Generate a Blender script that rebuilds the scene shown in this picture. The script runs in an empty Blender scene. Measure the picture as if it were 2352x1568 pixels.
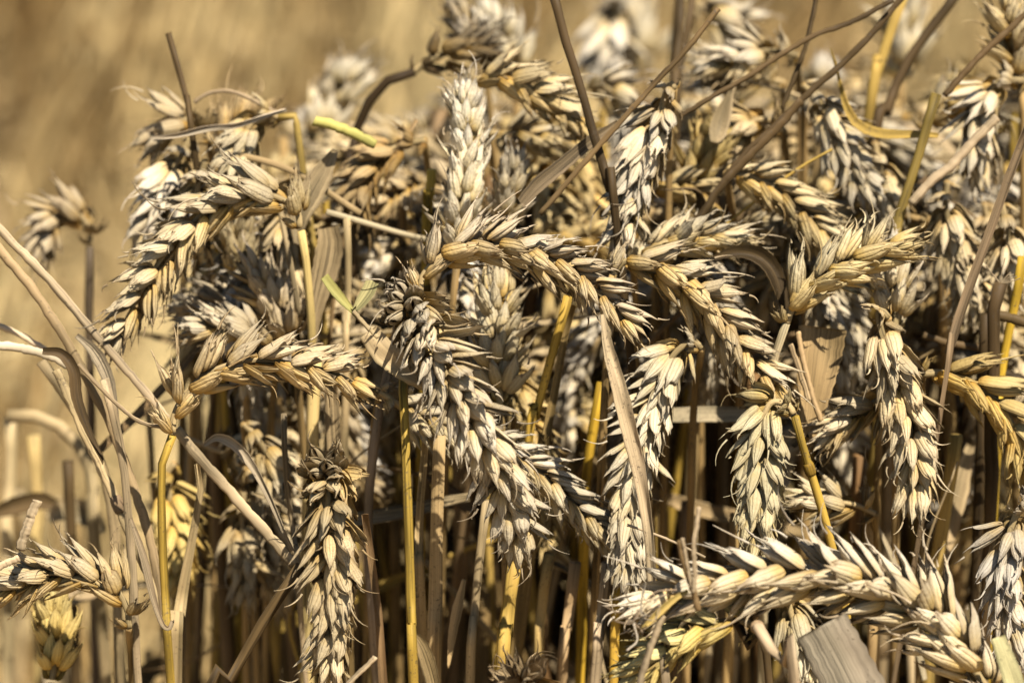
import bpy, math, random
import numpy as np
from mathutils import Vector, Matrix, noise

# ------------------------------------------------------------------ camera
S = bpy.context.scene
COL = S.collection
R = math.radians
FOCAL, D0, PITCH, CAM_H = 100.0, 0.93, R(20.0), 1.0
cam_d = bpy.data.cameras.new("camera")
cam = bpy.data.objects.new("camera", cam_d)
COL.objects.link(cam)
cam_d.lens = FOCAL
cam_d.sensor_width = 36.0
cam_d.sensor_fit = 'HORIZONTAL'
cam_d.clip_start = 0.05
cam_d.clip_end = 500.0
cam.location = (0, 0, CAM_H)
cam.rotation_euler = (math.pi / 2 - PITCH, 0, 0)
cam_d.dof.use_dof = True
cam_d.dof.focus_distance = D0
cam_d.dof.aperture_fstop = 7.2
S.camera = cam

# ------------------------------------------------------------------ light
SUN_EL, SUN_AZ = R(61.0), R(146.0)       # azimuth from +Y clockwise: behind the camera, to the right
sdir = Vector((math.sin(SUN_AZ) * math.cos(SUN_EL), math.cos(SUN_AZ) * math.cos(SUN_EL), math.sin(SUN_EL)))
w = bpy.data.worlds.new("World")
S.world = w
w.use_nodes = True
nt = w.node_tree
sky = nt.nodes.new("ShaderNodeTexSky")
sky.sky_type = 'NISHITA'
sky.sun_disc = False
sky.sun_elevation = SUN_EL
sky.sun_rotation = SUN_AZ
nt.links.new(sky.outputs[0], nt.nodes["Background"].inputs[0])
nt.nodes["Background"].inputs[1].default_value = 0.05
sl = bpy.data.lights.new("sun", 'SUN')
sl.energy = 5.0
sl.angle = R(0.5)
sl.color = (1.0, 0.95, 0.87)
so = bpy.data.objects.new("sun", sl)
COL.objects.link(so)
so.rotation_euler = (-sdir).to_track_quat('-Z', 'Y').to_euler()
so.location = (0, 0, 5)
S.view_settings.view_transform = 'Standard'
S.view_settings.look = 'None'
S.view_settings.exposure = 1.15
S.view_settings.gamma = 1.0
S.cycles.use_denoising = True
S.cycles.max_bounces = 6
S.cycles.diffuse_bounces = 1
S.cycles.transmission_bounces = 3
S.cycles.transparent_max_bounces = 4

# ------------------------------------------------------------------ helpers
rng = random.Random(7)
FW = Vector((0, math.cos(PITCH), -math.sin(PITCH)))
UP = Vector((0, math.sin(PITCH), math.cos(PITCH)))
CAMV = Vector((0, 0, CAM_H))
KX = 36.0 / FOCAL / 2352.0
MM = KX * D0                               # metres per photo unit at the focus distance
TP = math.tan(PITCH)


def P(px, py, dz=0.0):
    d = D0 + dz
    return CAMV + Vector(((px - 1176) * KX * d, 0, 0)) + UP * (-(py - 784) * KX * d) + FW * d


def proj(p):
    q = p - CAMV
    d = q.dot(FW)
    return 1176 + q.x / d / KX, 784 - q.dot(UP) / d / KX, d - D0


def tag(o, label=None, cat=None, group=None, kind=None):
    if label: o["label"] = label
    if cat: o["category"] = cat
    if group: o["group"] = group
    if kind: o["kind"] = kind
    return o


def smooth(pts, n):
    """centripetal-ish Catmull-Rom through pts, resampled evenly by length"""
    pts = [Vector(p) for p in pts]
    if len(pts) == 2:
        dense = [pts[0].lerp(pts[1], i / 20) for i in range(21)]
    else:
        q = [pts[0] * 2 - pts[1]] + pts + [pts[-1] * 2 - pts[-2]]
        dense = []
        for i in range(1, len(q) - 2):
            a, b, c, d = q[i - 1], q[i], q[i + 1], q[i + 2]
            for k in range(14):
                t = k / 14
                dense.append(0.5 * ((2 * b) + (c - a) * t + (2 * a - 5 * b + 4 * c - d) * t * t + (3 * b - a - 3 * c + d) * t ** 3))
        dense.append(pts[-1])
    L = [0.0]
    for i in range(1, len(dense)):
        L.append(L[-1] + (dense[i] - dense[i - 1]).length)
    tot, out, j = L[-1], [], 0
    for i in range(n):
        s = tot * i / (n - 1)
        while j < len(L) - 2 and L[j + 1] < s:
            j += 1
        f = (s - L[j]) / max(1e-9, L[j + 1] - L[j])
        out.append(dense[j].lerp(dense[j + 1], min(1, max(0, f))))
    return out, tot


def tangents(pts):
    n = len(pts)
    return [(pts[min(n - 1, i + 1)] - pts[max(0, i - 1)]).normalized() for i in range(n)]


def frames(pts, u0):
    """parallel-transported normals along pts"""
    ts = tangents(pts)
    u = (u0 - ts[0] * u0.dot(ts[0])).normalized()
    us = [u]
    for i in range(1, len(pts)):
        u = us[-1] - ts[i] * us[-1].dot(ts[i])
        us.append(u.normalized())
    return ts, us


class MB:
    """collects vertices, faces and uvs of ONE mesh"""
    def __init__(self):
        self.v, self.f, self.uv, self.tone = [], [], [], []

    def grid(self, rows, uvs, tone=0.5):
        b = len(self.v)
        nr, nc = len(rows), len(rows[0])
        for r, ur in zip(rows, uvs):
            self.v.extend(r)
            self.uv.extend(ur)
            self.tone.extend([tone] * nc)
        for i in range(nr - 1):
            for j in range(nc - 1):
                a = b + i * nc + j
                self.f.append((a, a + 1, a + nc + 1, a + nc))

    def tube(self, pts, radii, sides=8, u0=Vector((0.3, 0.2, 1)), uoff=0.0, cap=True, flat=1.0, tone=0.5):
        ts, us = frames(pts, u0 if abs(u0.normalized().dot((pts[1] - pts[0]).normalized())) < .98 else Vector((1, .1, 0)))
        rows, uvs, L = [], [], 0.0
        for i, p in enumerate(pts):
            if i: L += (p - pts[i - 1]).length
            v = ts[i].cross(us[i])
            rows.append([p + (us[i] * math.cos(2 * math.pi * k / sides) + v * (flat * math.sin(2 * math.pi * k / sides))) * radii[i] for k in range(sides + 1)])
            uvs.append([(uoff + k / sides, L) for k in range(sides + 1)])
        if cap:
            rows = [[pts[0]] * (sides + 1)] + rows + [[pts[-1]] * (sides + 1)]
            uvs = [uvs[0]] + uvs + [uvs[-1]]
        self.grid(rows, uvs, tone)
        return self

    def ribbon(self, pts, widths, nrm, gutter=0.25, thick=0.00022, across=6, uoff=0.0, twist=0.0, wav=0.0, ragged=0.0, tone=0.5):
        """a dry leaf or a split straw: a gutter-shaped strip with real thickness"""
        ts, us = frames(pts, nrm)
        rows, uvs, L, n = [], [], 0.0, len(pts)
        ph = rng.random() * 6
        endr = [rng.uniform(-1, 1) * ragged for _ in range(across + 1)]
        for i, p in enumerate(pts):
            if i: L += (p - pts[i - 1]).length
            a = twist * i / (n - 1)
            s = ts[i].cross(us[i])
            nu = us[i] * math.cos(a) + s * math.sin(a)
            sd = ts[i].cross(nu)
            top, bot, uu = [], [], []
            for k in range(across + 1):
                x = k / across * 2 - 1
                z = gutter * widths[i] * (x * x - 0.4) + wav * widths[i] * math.sin(3.1 * x + 40 * L * 6 + ph)
                c = p + sd * (x * widths[i]) + nu * z
                if i == n - 1: c = c + ts[i] * endr[k]
                top.append(c + nu * thick); bot.append(c - nu * thick)
                uu.append((uoff + k / across, L))
            rows.append(top + bot[::-1] + [top[0]])
            uvs.append(uu + uu[::-1] + [uu[0]])
        m = len(rows[0])
        rows = [[pts[0]] * m] + rows + [[sum((q for q in rows[-1]), Vector()) / m] * m]
        uvs = [uvs[0]] + uvs + [uvs[-1]]
        self.grid(rows, uvs, tone)
        return self

    def mesh(self, name, mat, tone=False):
        me = bpy.data.meshes.new(name)
        me.from_pydata([tuple(x) for x in self.v], [], self.f)
        uvl = me.uv_layers.new(name="UVMap")
        li = np.empty(len(me.loops), dtype=np.int32)
        me.loops.foreach_get("vertex_index", li)
        uvl.data.foreach_set("uv", np.asarray(self.uv, dtype=np.float32)[li].ravel())
        me.polygons.foreach_set("use_smooth", np.ones(len(me.polygons), dtype=bool))
        if tone:
            at = me.attributes.new("tone", 'FLOAT', 'POINT')
            at.data.foreach_set("value", np.asarray(self.tone, dtype=np.float32))
        me.materials.append(mat)
        me.update()
        return me

    def build(self, name, mat, parent=None, color=(1, 1, 1), tone=False, loc=None):
        o = bpy.data.objects.new(name, self.mesh(name, mat, tone))
        COL.objects.link(o)
        if parent is not None: o.parent = parent
        if loc is not None: o.location = loc
        o.color = (*color, 1)
        return o


# ------------------------------------------------------------------ materials
class NB:
    def __init__(self, name):
        self.m = bpy.data.materials.new(name)
        self.m.use_nodes = True
        self.t = self.m.node_tree
        self.b = self.t.nodes["Principled BSDF"]
        self.out = self.t.nodes["Material Output"]

    def n(self, typ, **kw):
        x = self.t.nodes.new(typ)
        for k, v in kw.items(): setattr(x, k, v)
        return x

    def l(self, a, b): self.t.links.new(a, b)

    def math(self, op, a, b=None, c=None):
        x = self.n("ShaderNodeMath", operation=op)
        for i, v in enumerate((a, b, c)):
            if v is None: continue
            if isinstance(v, (int, float)): x.inputs[i].default_value = v
            else: self.l(v, x.inputs[i])
        return x.outputs[0]

    def ramp(self, fac, stops):
        x = self.n("ShaderNodeValToRGB")
        while len(x.color_ramp.elements) < len(stops): x.color_ramp.elements.new(0.5)
        for e, (p, c) in zip(x.color_ramp.elements, stops):
            e.position = p
            e.color = (*c, 1) if isinstance(c, tuple) else (c, c, c, 1)
        self.l(fac, x.inputs[0])
        return x.outputs[0]

    def mix(self, fac, a, b, blend='MIX'):
        x = self.n("ShaderNodeMix", data_type='RGBA', blend_type=blend)
        for s, v in ((x.inputs[0], fac), (x.inputs[6], a), (x.inputs[7], b)):
            if isinstance(v, (int, float)): s.default_value = v
            elif isinstance(v, tuple): s.default_value = (*v, 1)
            else: self.l(v, s)
        return x.outputs[2]

    def noise(self, vec, scale, detail=3.0, rough=0.55):
        x = self.n("ShaderNodeTexNoise")
        x.inputs["Scale"].default_value = scale
        x.inputs["Detail"].default_value = detail
        x.inputs["Roughness"].default_value = rough
        if vec is not None: self.l(vec, x.inputs["Vector"])
        return x.outputs[0]

    def vec(self, x, y, z=0.0):
        c = self.n("ShaderNodeCombineXYZ")
        for i, v in enumerate((x, y, z)):
            if isinstance(v, (int, float)): c.inputs[i].default_value = v
            else: self.l(v, c.inputs[i])
        return c.outputs[0]

    def finish(self, col, bump=None, bstr=0.4, bdist=0.0004, trans=0.0, rough=0.6, spec=0.3):
        self.l(col, self.b.inputs["Base Color"])
        self.b.inputs["Roughness"].default_value = rough
        self.b.inputs["Specular IOR Level"].default_value = spec
        if bump is not None:
            bp = self.n("ShaderNodeBump")
            bp.inputs["Strength"].default_value = bstr
            bp.inputs["Distance"].default_value = bdist
            self.l(bump, bp.inputs["Height"])
            self.l(bp.outputs[0], self.b.inputs["Normal"])
        if trans > 0:
            tr = self.n("ShaderNodeBsdfTranslucent")
            self.l(col, tr.inputs[0])
            mx = self.n("ShaderNodeMixShader")
            mx.inputs[0].default_value = trans
            self.l(self.b.outputs[0], mx.inputs[1])
            self.l(tr.outputs[0], mx.inputs[2])
            self.l(mx.outputs[0], self.out.inputs[0])
        return self.m


def chaff_material():
    k = NB("chaff")
    uv = k.n("ShaderNodeUVMap")
    sp = k.n("ShaderNodeSeparateXYZ"); k.l(uv.outputs[0], sp.inputs[0])
    u, v = sp.outputs[0], sp.outputs[1]
    oi = k.n("ShaderNodeObjectInfo")
    tc = k.n("ShaderNodeTexCoord")
    add = k.n("ShaderNodeVectorMath", operation='ADD')
    k.l(tc.outputs["Object"], add.inputs[0])
    k.l(k.vec(oi.outputs["Random"], k.math('MULTIPLY', oi.outputs["Random"], 7.3), k.math('MULTIPLY', oi.outputs["Random"], 3.1)), add.inputs[1])
    pos = add.outputs[0]
    base = k.ramp(k.math('ADD', v, k.math('MULTIPLY', k.math('SUBTRACT', k.noise(pos, 260, 2), 0.5), 0.5)),
                  [(0.0, (0.40, 0.24, 0.045)), (0.2, (0.42, 0.30, 0.115)), (0.45, (0.45, 0.365, 0.22)), (0.78, (0.44, 0.375, 0.265)), (1.0, (0.22, 0.16, 0.095))])
    # nerves along the scale
    nerve = k.math('POWER', k.math('ABSOLUTE', k.math('SINE', k.math('ADD', k.math('MULTIPLY', u, 15.7), k.math('MULTIPLY', k.noise(pos, 300, 2), 1.6)))), 6.0)
    base = k.mix(k.math('MULTIPLY', nerve, 0.4), base, (0.34, 0.24, 0.11))
    # grey weathering in broad patches, then black mould specks
    patch = k.ramp(k.noise(pos, 120, 3), [(0.42, 0.0), (0.68, 1.0)])
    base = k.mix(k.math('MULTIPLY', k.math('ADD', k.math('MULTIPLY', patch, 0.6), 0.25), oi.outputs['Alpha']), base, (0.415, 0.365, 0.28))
    streak = k.noise(k.vec(k.math('MULTIPLY', u, 16.0), k.math('MULTIPLY', v, 3.0), k.math('MULTIPLY', oi.outputs["Random"], 50.0)), 1.0, 4, 0.7)
    base = k.mix(k.math('MULTIPLY', k.ramp(streak, [(0.55, 0.0), (0.75, 1.0)]), 0.45), base, (0.20, 0.15, 0.09))
    sk = k.math('ADD', k.noise(pos, 2600, 4, 0.7), k.math('MULTIPLY', k.math('SUBTRACT', k.noise(pos, 90, 2), 0.5), 0.5))
    sk = k.math('ADD', sk, k.math('MULTIPLY', k.math('SUBTRACT', v, 0.5), 0.06))
    base = k.mix(k.math('MULTIPLY', k.ramp(sk, [(0.56, 0.0), (0.70, 1.0)]), 0.6), base, (0.10, 0.08, 0.06))
    # browned rim where the scale is driest
    rim = k.math('POWER', k.math('ABSOLUTE', k.math('SUBTRACT', k.math('MULTIPLY', u, 2.0), 1.0)), 5.0)
    base = k.mix(k.math('MULTIPLY', rim, 0.75), base, (0.11, 0.07, 0.035))
    var = k.math('MULTIPLY_ADD', oi.outputs["Random"], 0.35, 0.82)
    base = k.mix(1.0, base, k.vec(var, var, var), 'MULTIPLY')
    base = k.mix(1.0, base, oi.outputs["Color"], 'MULTIPLY')
    h = k.math('ADD', k.math('MULTIPLY', nerve, -0.5), k.noise(pos, 700, 4))
    return k.finish(base, h, 0.9, 0.00040, 0.08, 0.6, 0.2)


def straw_material(name, ustr=6.0, tone=False, trans=0.0, veins=0.3, spots=True, gain=1.0):
    """colour comes from the object's own colour; streaks run along the straw"""
    k = NB(name)
    uv = k.n("ShaderNodeUVMap")
    sp = k.n("ShaderNodeSeparateXYZ"); k.l(uv.outputs[0], sp.inputs[0])
    u, v = sp.outputs[0], sp.outputs[1]
    oi = k.n("ShaderNodeObjectInfo")
    rnd = k.math('MULTIPLY', oi.outputs["Random"], 40.0)
    long_ = k.noise(k.vec(k.math('MULTIPLY', u, ustr), k.math('MULTIPLY', v, 18.0), rnd), 1.0, 4, 0.65)
    fine = k.noise(k.vec(k.math('MULTIPLY', u, ustr * 6), k.math('MULTIPLY', v, 25.0), rnd), 1.0, 3, 0.6)
    blot = k.noise(k.vec(k.math('MULTIPLY', u, 1.0), k.math('MULTIPLY', v, 22.0), k.math('ADD', rnd, 9.0)), 1.0, 2, 0.5)
    br = k.math('ADD', k.math('MULTIPLY_ADD', long_, 1.7, -0.12), k.math('MULTIPLY', k.math('SUBTRACT', fine, 0.5), 2 * veins))
    br = k.math('ADD', br, k.math('MULTIPLY', k.math('SUBTRACT', blot, 0.5), 0.9))
    fib = k.ramp(k.noise(k.vec(k.math('MULTIPLY', u, ustr * 3.0), k.math('MULTIPLY', v, 9.0), k.math('ADD', rnd, 21.0)), 1.0, 2, 0.5), [(0.56, 1.0), (0.66, 0.42)])
    br = k.math('MULTIPLY', br, fib)
    col = k.mix(1.0, k.vec(br, br, br), oi.outputs["Color"], 'MULTIPLY')
    col = k.mix(k.ramp(blot, [(0.45, 0.0), (0.7, 0.6)]), col, k.mix(1.0, oi.outputs["Color"], (1.35, 1.3, 1.35), 'MULTIPLY'))
    col = k.mix(1.0, col, (gain, gain, gain), 'MULTIPLY')
    if tone:
        at = k.n("ShaderNodeAttribute"); at.attribute_name = "tone"
        t = at.outputs["Fac"]
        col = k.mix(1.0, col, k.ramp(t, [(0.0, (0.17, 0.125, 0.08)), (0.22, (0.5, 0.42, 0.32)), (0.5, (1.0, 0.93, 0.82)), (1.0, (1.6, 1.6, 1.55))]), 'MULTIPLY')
    if spots:
        tc = k.n("ShaderNodeTexCoord")
        sk = k.noise(tc.outputs["Object"], 900, 3, 0.7)
        sk = k.math('ADD', sk, k.math('MULTIPLY', k.math('SUBTRACT', k.noise(tc.outputs["Object"], 60, 2), 0.5), 0.4))
        col = k.mix(k.math('MULTIPLY', k.ramp(sk, [(0.62, 0.0), (0.70, 1.0)]), 0.7), col, (0.06, 0.045, 0.03))
    return k.finish(col, k.math('ADD', fine, k.math('MULTIPLY', long_, 0.5)), 0.5, 0.00006, trans, 0.6, 0.10)


M_CHAFF = chaff_material()
M_STEM = straw_material("stem_straw", 3.0, veins=0.4, gain=.74)
M_LEAF = straw_material("dry_leaf", 9.0, trans=0.10, veins=1.0, gain=.58)
M_MASS = straw_material("cut_straw", 2.0, tone=True, spots=False)


def soil_material():
    k = NB("soil")
    tc = k.n("ShaderNodeTexCoord")
    a = k.noise(tc.outputs["Object"], 9, 5, 0.65)
    b = k.noise(tc.outputs["Object"], 120, 4, 0.7)
    c = k.ramp(k.math('ADD', k.math('MULTIPLY', a, 0.6), k.math('MULTIPLY', b, 0.4)),
               [(0.35, (0.10, 0.065, 0.035)), (0.5, (0.27, 0.19, 0.10)), (0.65, (0.42, 0.31, 0.17))])
    return k.finish(c, b, 0.8, 0.01, 0, 0.9, 0.1)


M_SOIL = soil_material()

# tints (multiplied into the chaff) and straw colours
PALE, CREAM, GOLD, GREY, BROWN, GREEN, WHITE = (1.1, 1.1, 1.12), (1.0, .97, .9), (1.08, .88, .52), (.82, .80, .78), (.66, .52, .36), (1.0, 1.02, .58), (1.38, 1.42, 1.52)
S_YEL, S_TAN, S_GREY, S_DARK, S_BRN, S_PALE, S_GRN = (.46, .295, .05), (.38, .245, .09), (.30, .22, .13), (.05, .03, .012), (.20, .11, .04), (.50, .37, .19), (.56, .50, .15)


# ------------------------------------------------------------------ spikelet meshes (shared)
PROF_S = [0, .06, .16, .3, .45, .62, .78, .9, 1.0]


def shell(mb, M, L, W, Dp, half, curve, jag, seed, prof, cols=9):
    r = random.Random(seed)
    rows, uvs = [], []
    jg = [(-.20 * abs(c / (cols - 1) * 2 - 1) ** 1.4 + r.uniform(-jag, jag)) for c in range(cols)]
    wob = r.uniform(-.16, .16)
    pl = [r.uniform(-.07, .07) for _ in range(cols)]          # pleats and dents of a dry husk
    flare = r.uniform(0, .35)
    for i, s in enumerate(PROF_S):
        rr = prof[i]
        row, uu = [], []
        k = max(0.0, (s - .55) / .45)
        for c in range(cols):
            f = 1 - c / (cols - 1) * 2
            ph = f * half * (1 - .25 * k)
            q = rr * (1 + r.uniform(-.055, .055) + 1.4 * pl[c] * (.4 + s))
            x = W * q * math.sin(ph) * (1 + .12 * k) + wob * W * s * s
            y = Dp * q * math.cos(ph) * (1 + .16 * max(0, 1 - abs(f) * 4)) + curve * s * s * L + flare * k * k * Dp * abs(f)
            z = L * (s + jg[c] * k * k)
            row.append(M @ Vector((x, y, z)))
            uu.append((f * .5 + .5, s))
        rows.append(row); uvs.append(uu)
    mb.grid(rows, uvs)


PR_LEMMA = [.46, .76, .98, 1.03, .94, .72, .44, .24, .07]
PR_GLUME = [.45, .74, .96, 1.0, 1.0, .97, .88, .70, .45]
PR_BODY = [.05, .55, .86, .98, .95, .76, .46, .20, .01]


def awn(mb, M, L, length, curl, r0=.00032):
    pts = []
    for i in range(6):
        t = i / 5
        pts.append(M @ Vector((curl[0] * t * t * length, curl[1] * t * t * length, L * .96 + length * t * (1 - .25 * t))))
    b = len(mb.uv)
    mb.tube(pts, [r0 * (1 - .8 * i / 5) for i in range(6)], 4, cap=False)
    for j in range(b, len(mb.uv)): mb.uv[j] = (.5, .97)


def rot(ax, a): return Matrix.Rotation(a, 4, ax)


def spikelet_mesh(kind, seed):
    """Z along the spikelet, Y away from the ear axis, X across it"""
    r = random.Random(seed)
    mb = MB()
    mm = .001
    def one(x, y, z, fan, tilt, L, W, Dp, half, curve, jag, prof, body, aw):
        M = Matrix.Translation((x * mm, y * mm, z * mm)) @ rot('Y', R(fan)) @ rot('X', R(-tilt)) @ rot('Z', R(-fan * 1.6 + r.uniform(-14, 14)))
        shell(mb, M, L * mm, W * mm, Dp * mm, half, curve, jag, r.random(), prof)
        if body:
            shell(mb, M @ Matrix.Translation((0, -.25 * mm, .5 * mm)), L * .86 * mm, W * .80 * mm, Dp * .82 * mm, math.pi, 0, 0, r.random(), PR_BODY, 9)
        if aw: awn(mb, M, L * mm, aw * mm, (r.uniform(-.7, .7), r.uniform(-.4, .7)))
    j = lambda a: r.uniform(-a, a)
    if kind == "fertile":
        sp = r.uniform(.75, 1.2)
        for sx in (-1, 1):
            one(sx * 1.4, -.1, 1.0, sx * 11 * sp + j(4), -3 + j(6), 12.6 + j(1.2), 2.25, 1.6, 1.75, j(.08), .15, PR_LEMMA, True, r.choice([1.5, 3, 4.5, 6.5, 9]))
        for q in range(r.choice([1, 1, 2])):
            one(j(.8), .6 - q * 1.2, 2.2 + j(.5), j(7), 5 - q * 9 + j(6), 11.8 + j(1.2), 2.0, 1.45, 1.75, j(.09), .15, PR_LEMMA, True, r.choice([0, 1.5, 3, 5.5]))
        for sx in (-1, 1):
            one(sx * 2.2, .25, 0, sx * 17 * sp + j(6), 2 + j(7), 9.6 + j(1.3), 2.5, 1.65, 1.4, .03 + j(.09), .28, PR_GLUME, False, r.choice([1.5, 2.2, 3.5]))
    elif kind == "gaping":
        for sx in (-1, 1):
            one(sx * 1.7, 0, .7, sx * 22 + j(8), j(12), 12.6 + j(1.2), 2.2, 1.35, 1.6, .03 + j(.12), .14, PR_LEMMA, r.random() < .5, r.choice([0, 2, 4, 7, 11]))
            one(sx * 2.4, .1, 0, sx * 33 + j(10), 3 + j(12), 9.8 + j(1.2), 2.3, 1.25, 1.3, .05 + j(.14), .2, PR_GLUME, False, r.choice([0, 1.5, 3.5]))
        one(j(1), 1.0, 2, j(10), 12 + j(10), 11 + j(1), 1.6, 1.25, 1.7, j(.14), .12, PR_LEMMA, True, r.choice([0, 3, 6]))
        one(j(1), -.6, 2.4, j(12), -6 + j(10), 11.4 + j(1), 1.6, 1.3, 1.7, j(.12), .12, PR_LEMMA, False, r.choice([2, 5, 8]))
    elif kind == "sterile":
        for sx in (-1, 1):
            one(sx * 1.2, 0, .4, sx * 28 + j(10), 6 + j(16), 6.2 + j(1), 1.6, 1.2, 1.5, .12 + j(.15), .2, PR_GLUME, False, r.choice([0, 1, 2]))
            one(sx * .8, .4, .6, sx * 12 + j(9), 16 + j(14), 7 + j(1.2), 1.5, 1.2, 1.6, j(.2), .18, PR_LEMMA, False, r.choice([0, 2, 3]))
    else:                                                  # terminal
        for a in (0, 90, 180, 270):
            M = rot('Z', R(a + j(12)))
            mb2 = len(mb.v)
            Mx = M @ Matrix.Translation((0, .9 * mm, 0)) @ rot('X', R(-9 + j(5)))
            shell(mb, Mx, (11 + j(1.2)) * mm, 1.7 * mm, 1.5 * mm, 1.8, j(.05), .06, r.random(), PR_LEMMA)
            shell(mb, Mx, 9.5 * mm, 1.4 * mm, 1.2 * mm, math.pi, 0, 0, r.random(), PR_BODY, 9)
            awn(mb, Mx, 11 * mm, r.choice([1, 3, 6]) * mm, (j(.6), j(.5)))
    return mb.mesh("spikelet", M_CHAFF)


SPK = {k: [spikelet_mesh(k, 100 * i + n) for n in range(c)] for i, (k, c) in enumerate((("fertile", 14), ("gaping", 8), ("sterile", 5), ("terminal", 4)))}


def make_ear(parent, loc, pts, roll, size, tint, width=1.0, gape=0.4, base_sterile=2, spread=32, r=None, stem_col=S_TAN, gilt=.22, pitchk=1.0):
    """pts: world points from the base of the ear to its tip; roll 0 shows both rows side by side, 90 shows one row broadside"""
    r = r or rng
    path, tot = smooth(pts, 60)
    mid = path[30]
    ts = tangents(path)
    view = (CAMV - mid).normalized()
    uf = ts[30].cross(view)
    if uf.length < .15: uf = Vector((1, 0, 0))
    uf.normalize()
    wv = uf.cross(ts[30]).normalized()
    if wv.dot(view) < 0: wv = -wv
    u_mid = uf * math.cos(R(roll)) + wv * math.sin(R(roll))
    _, fw = frames(path[30:], u_mid)
    _, bk = frames(path[30::-1], u_mid)
    us = bk[::-1] + fw[1:]
    mb = MB()
    mb.tube([p - loc for p in path], [.00105 * size * (1 - .5 * i / 59) for i in range(60)], 6)
    ear = mb.build("ear", M_STEM, parent, stem_col)
    pitch = .0035 * size * pitchk
    n = max(6, int(round((tot - .006 * size) / pitch)))
    twist = r.uniform(-.25, .25)
    for i in range(n + 1):
        f = i / n
        t = min(1.0, (i * pitch) / tot)
        idx = min(59, t * 59)
        a = int(idx); b = min(59, a + 1)
        p = path[a].lerp(path[b], idx - a)
        tt = ts[a].lerp(ts[b], idx - a).normalized()
        u = us[a].lerp(us[b], idx - a)
        u = (Matrix.Rotation(twist * (f - .5) * 2, 3, tt) @ u)
        u = (u - tt * u.dot(tt)).normalized()
        side = 1 if i % 2 else -1
        sc = (1.03 + .30 * (pitchk - 1)) * size * min(1, .62 + 3.0 * f) * (1 - .22 * max(0, f - .55) / .45)
        if i == n:
            kind, al, y = "terminal", 0, u
            z = tt
        else:
            kind = "sterile" if i < base_sterile else ("gaping" if r.random() < gape else "fertile")
            al = R(.87 * spread * (1 - .35 * f) + r.uniform(-8, 8)) + (R(16) if kind == "sterile" else 0)
            z = tt * math.cos(al) + u * (side * math.sin(al))
            y = u * (side * math.cos(al)) - tt * math.sin(al)
        x = y.cross(z)
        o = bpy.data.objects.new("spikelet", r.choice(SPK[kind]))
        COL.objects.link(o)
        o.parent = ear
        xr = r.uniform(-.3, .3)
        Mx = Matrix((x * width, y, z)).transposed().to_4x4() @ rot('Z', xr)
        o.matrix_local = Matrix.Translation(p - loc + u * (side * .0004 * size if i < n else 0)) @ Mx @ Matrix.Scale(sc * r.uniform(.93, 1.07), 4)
        j = r.uniform(.88, 1.1)
        g = r.uniform(-.05, .05)
        br = .72 if kind == "sterile" else 1.0
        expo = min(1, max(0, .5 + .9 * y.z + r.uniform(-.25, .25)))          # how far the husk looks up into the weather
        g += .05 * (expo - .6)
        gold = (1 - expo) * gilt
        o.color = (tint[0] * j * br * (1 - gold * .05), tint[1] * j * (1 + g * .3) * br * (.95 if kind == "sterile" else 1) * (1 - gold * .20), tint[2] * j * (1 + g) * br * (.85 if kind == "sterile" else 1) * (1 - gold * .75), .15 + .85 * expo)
    return ear


def ground_path(pts):
    """finish a stem that leaves the picture: on down to the soil"""
    a, b = pts[-2], pts[-1]
    d = (b - a)
    sl = Vector((d.x, 0, 0)) / max(.01, abs(d.z)) if d.z < 0 else Vector((0, 0, 0))
    sl.x = max(-.15, min(.15, sl.x))
    foot = Vector((b.x + sl.x * b.z * .5, b.y + .02, 0))
    m = b.lerp(foot, .5); m.x += sl.x * b.z * .12
    return pts + [m, foot]


def stem_px(px, dz, lean=True):
    """photo points -> world; a standing stem recedes down the picture as a vertical line does"""
    y0 = px[0][1]
    out = []
    for q in px:
        d = q[2] if len(q) > 2 else dz
        if lean and len(q) < 3: d += TP * max(0, q[1] - y0) * KX * (D0 + dz) * .8
        out.append(P(q[0], q[1], d))
    return out


def make_stem(parent, loc, pts, rad, col, nodes=(), r=None, name="stem"):
    r = r or rng
    path, tot = smooth(pts, max(24, int(len(pts) * 8)))
    n = len(path)
    radii = []
    for i in range(n):
        f = i / (n - 1)
        q = rad * (.82 + .18 * min(1, f * 4)) * (1 + .04 * math.sin(i * 1.7 + rad * 9000) + r.uniform(-.03, .03))
        radii.append(q)
    mb = MB()
    mb.tube([p - loc for p in path], radii, 10, uoff=r.uniform(0, 20))
    st = mb.build(name, M_STEM, parent, col)
    for f in nodes:
        k = max(1, min(n - 2, int(f * (n - 1))))
        p, t = path[k], (path[k + 1] - path[k - 1]).normalized()
        nb = MB()
        nb.tube([p - loc + t * (x * rad) for x in (-1.3, -.8, 0, .8, 1.3)], [rad * q for q in (.96, 1.12, 1.17, 1.12, .96)], 10)
        nb.build("node", M_STEM, st, (col[0] * .72, col[1] * .66, col[2] * .6))
    return st


def root(name, loc, label, cat, group=None):
    o = bpy.data.objects.new(name, None)
    o.empty_display_size = .02
    COL.objects.link(o)
    o.location = loc
    return tag(o, label, cat, group)


CROP = "wheat plants of the standing crop"


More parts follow.
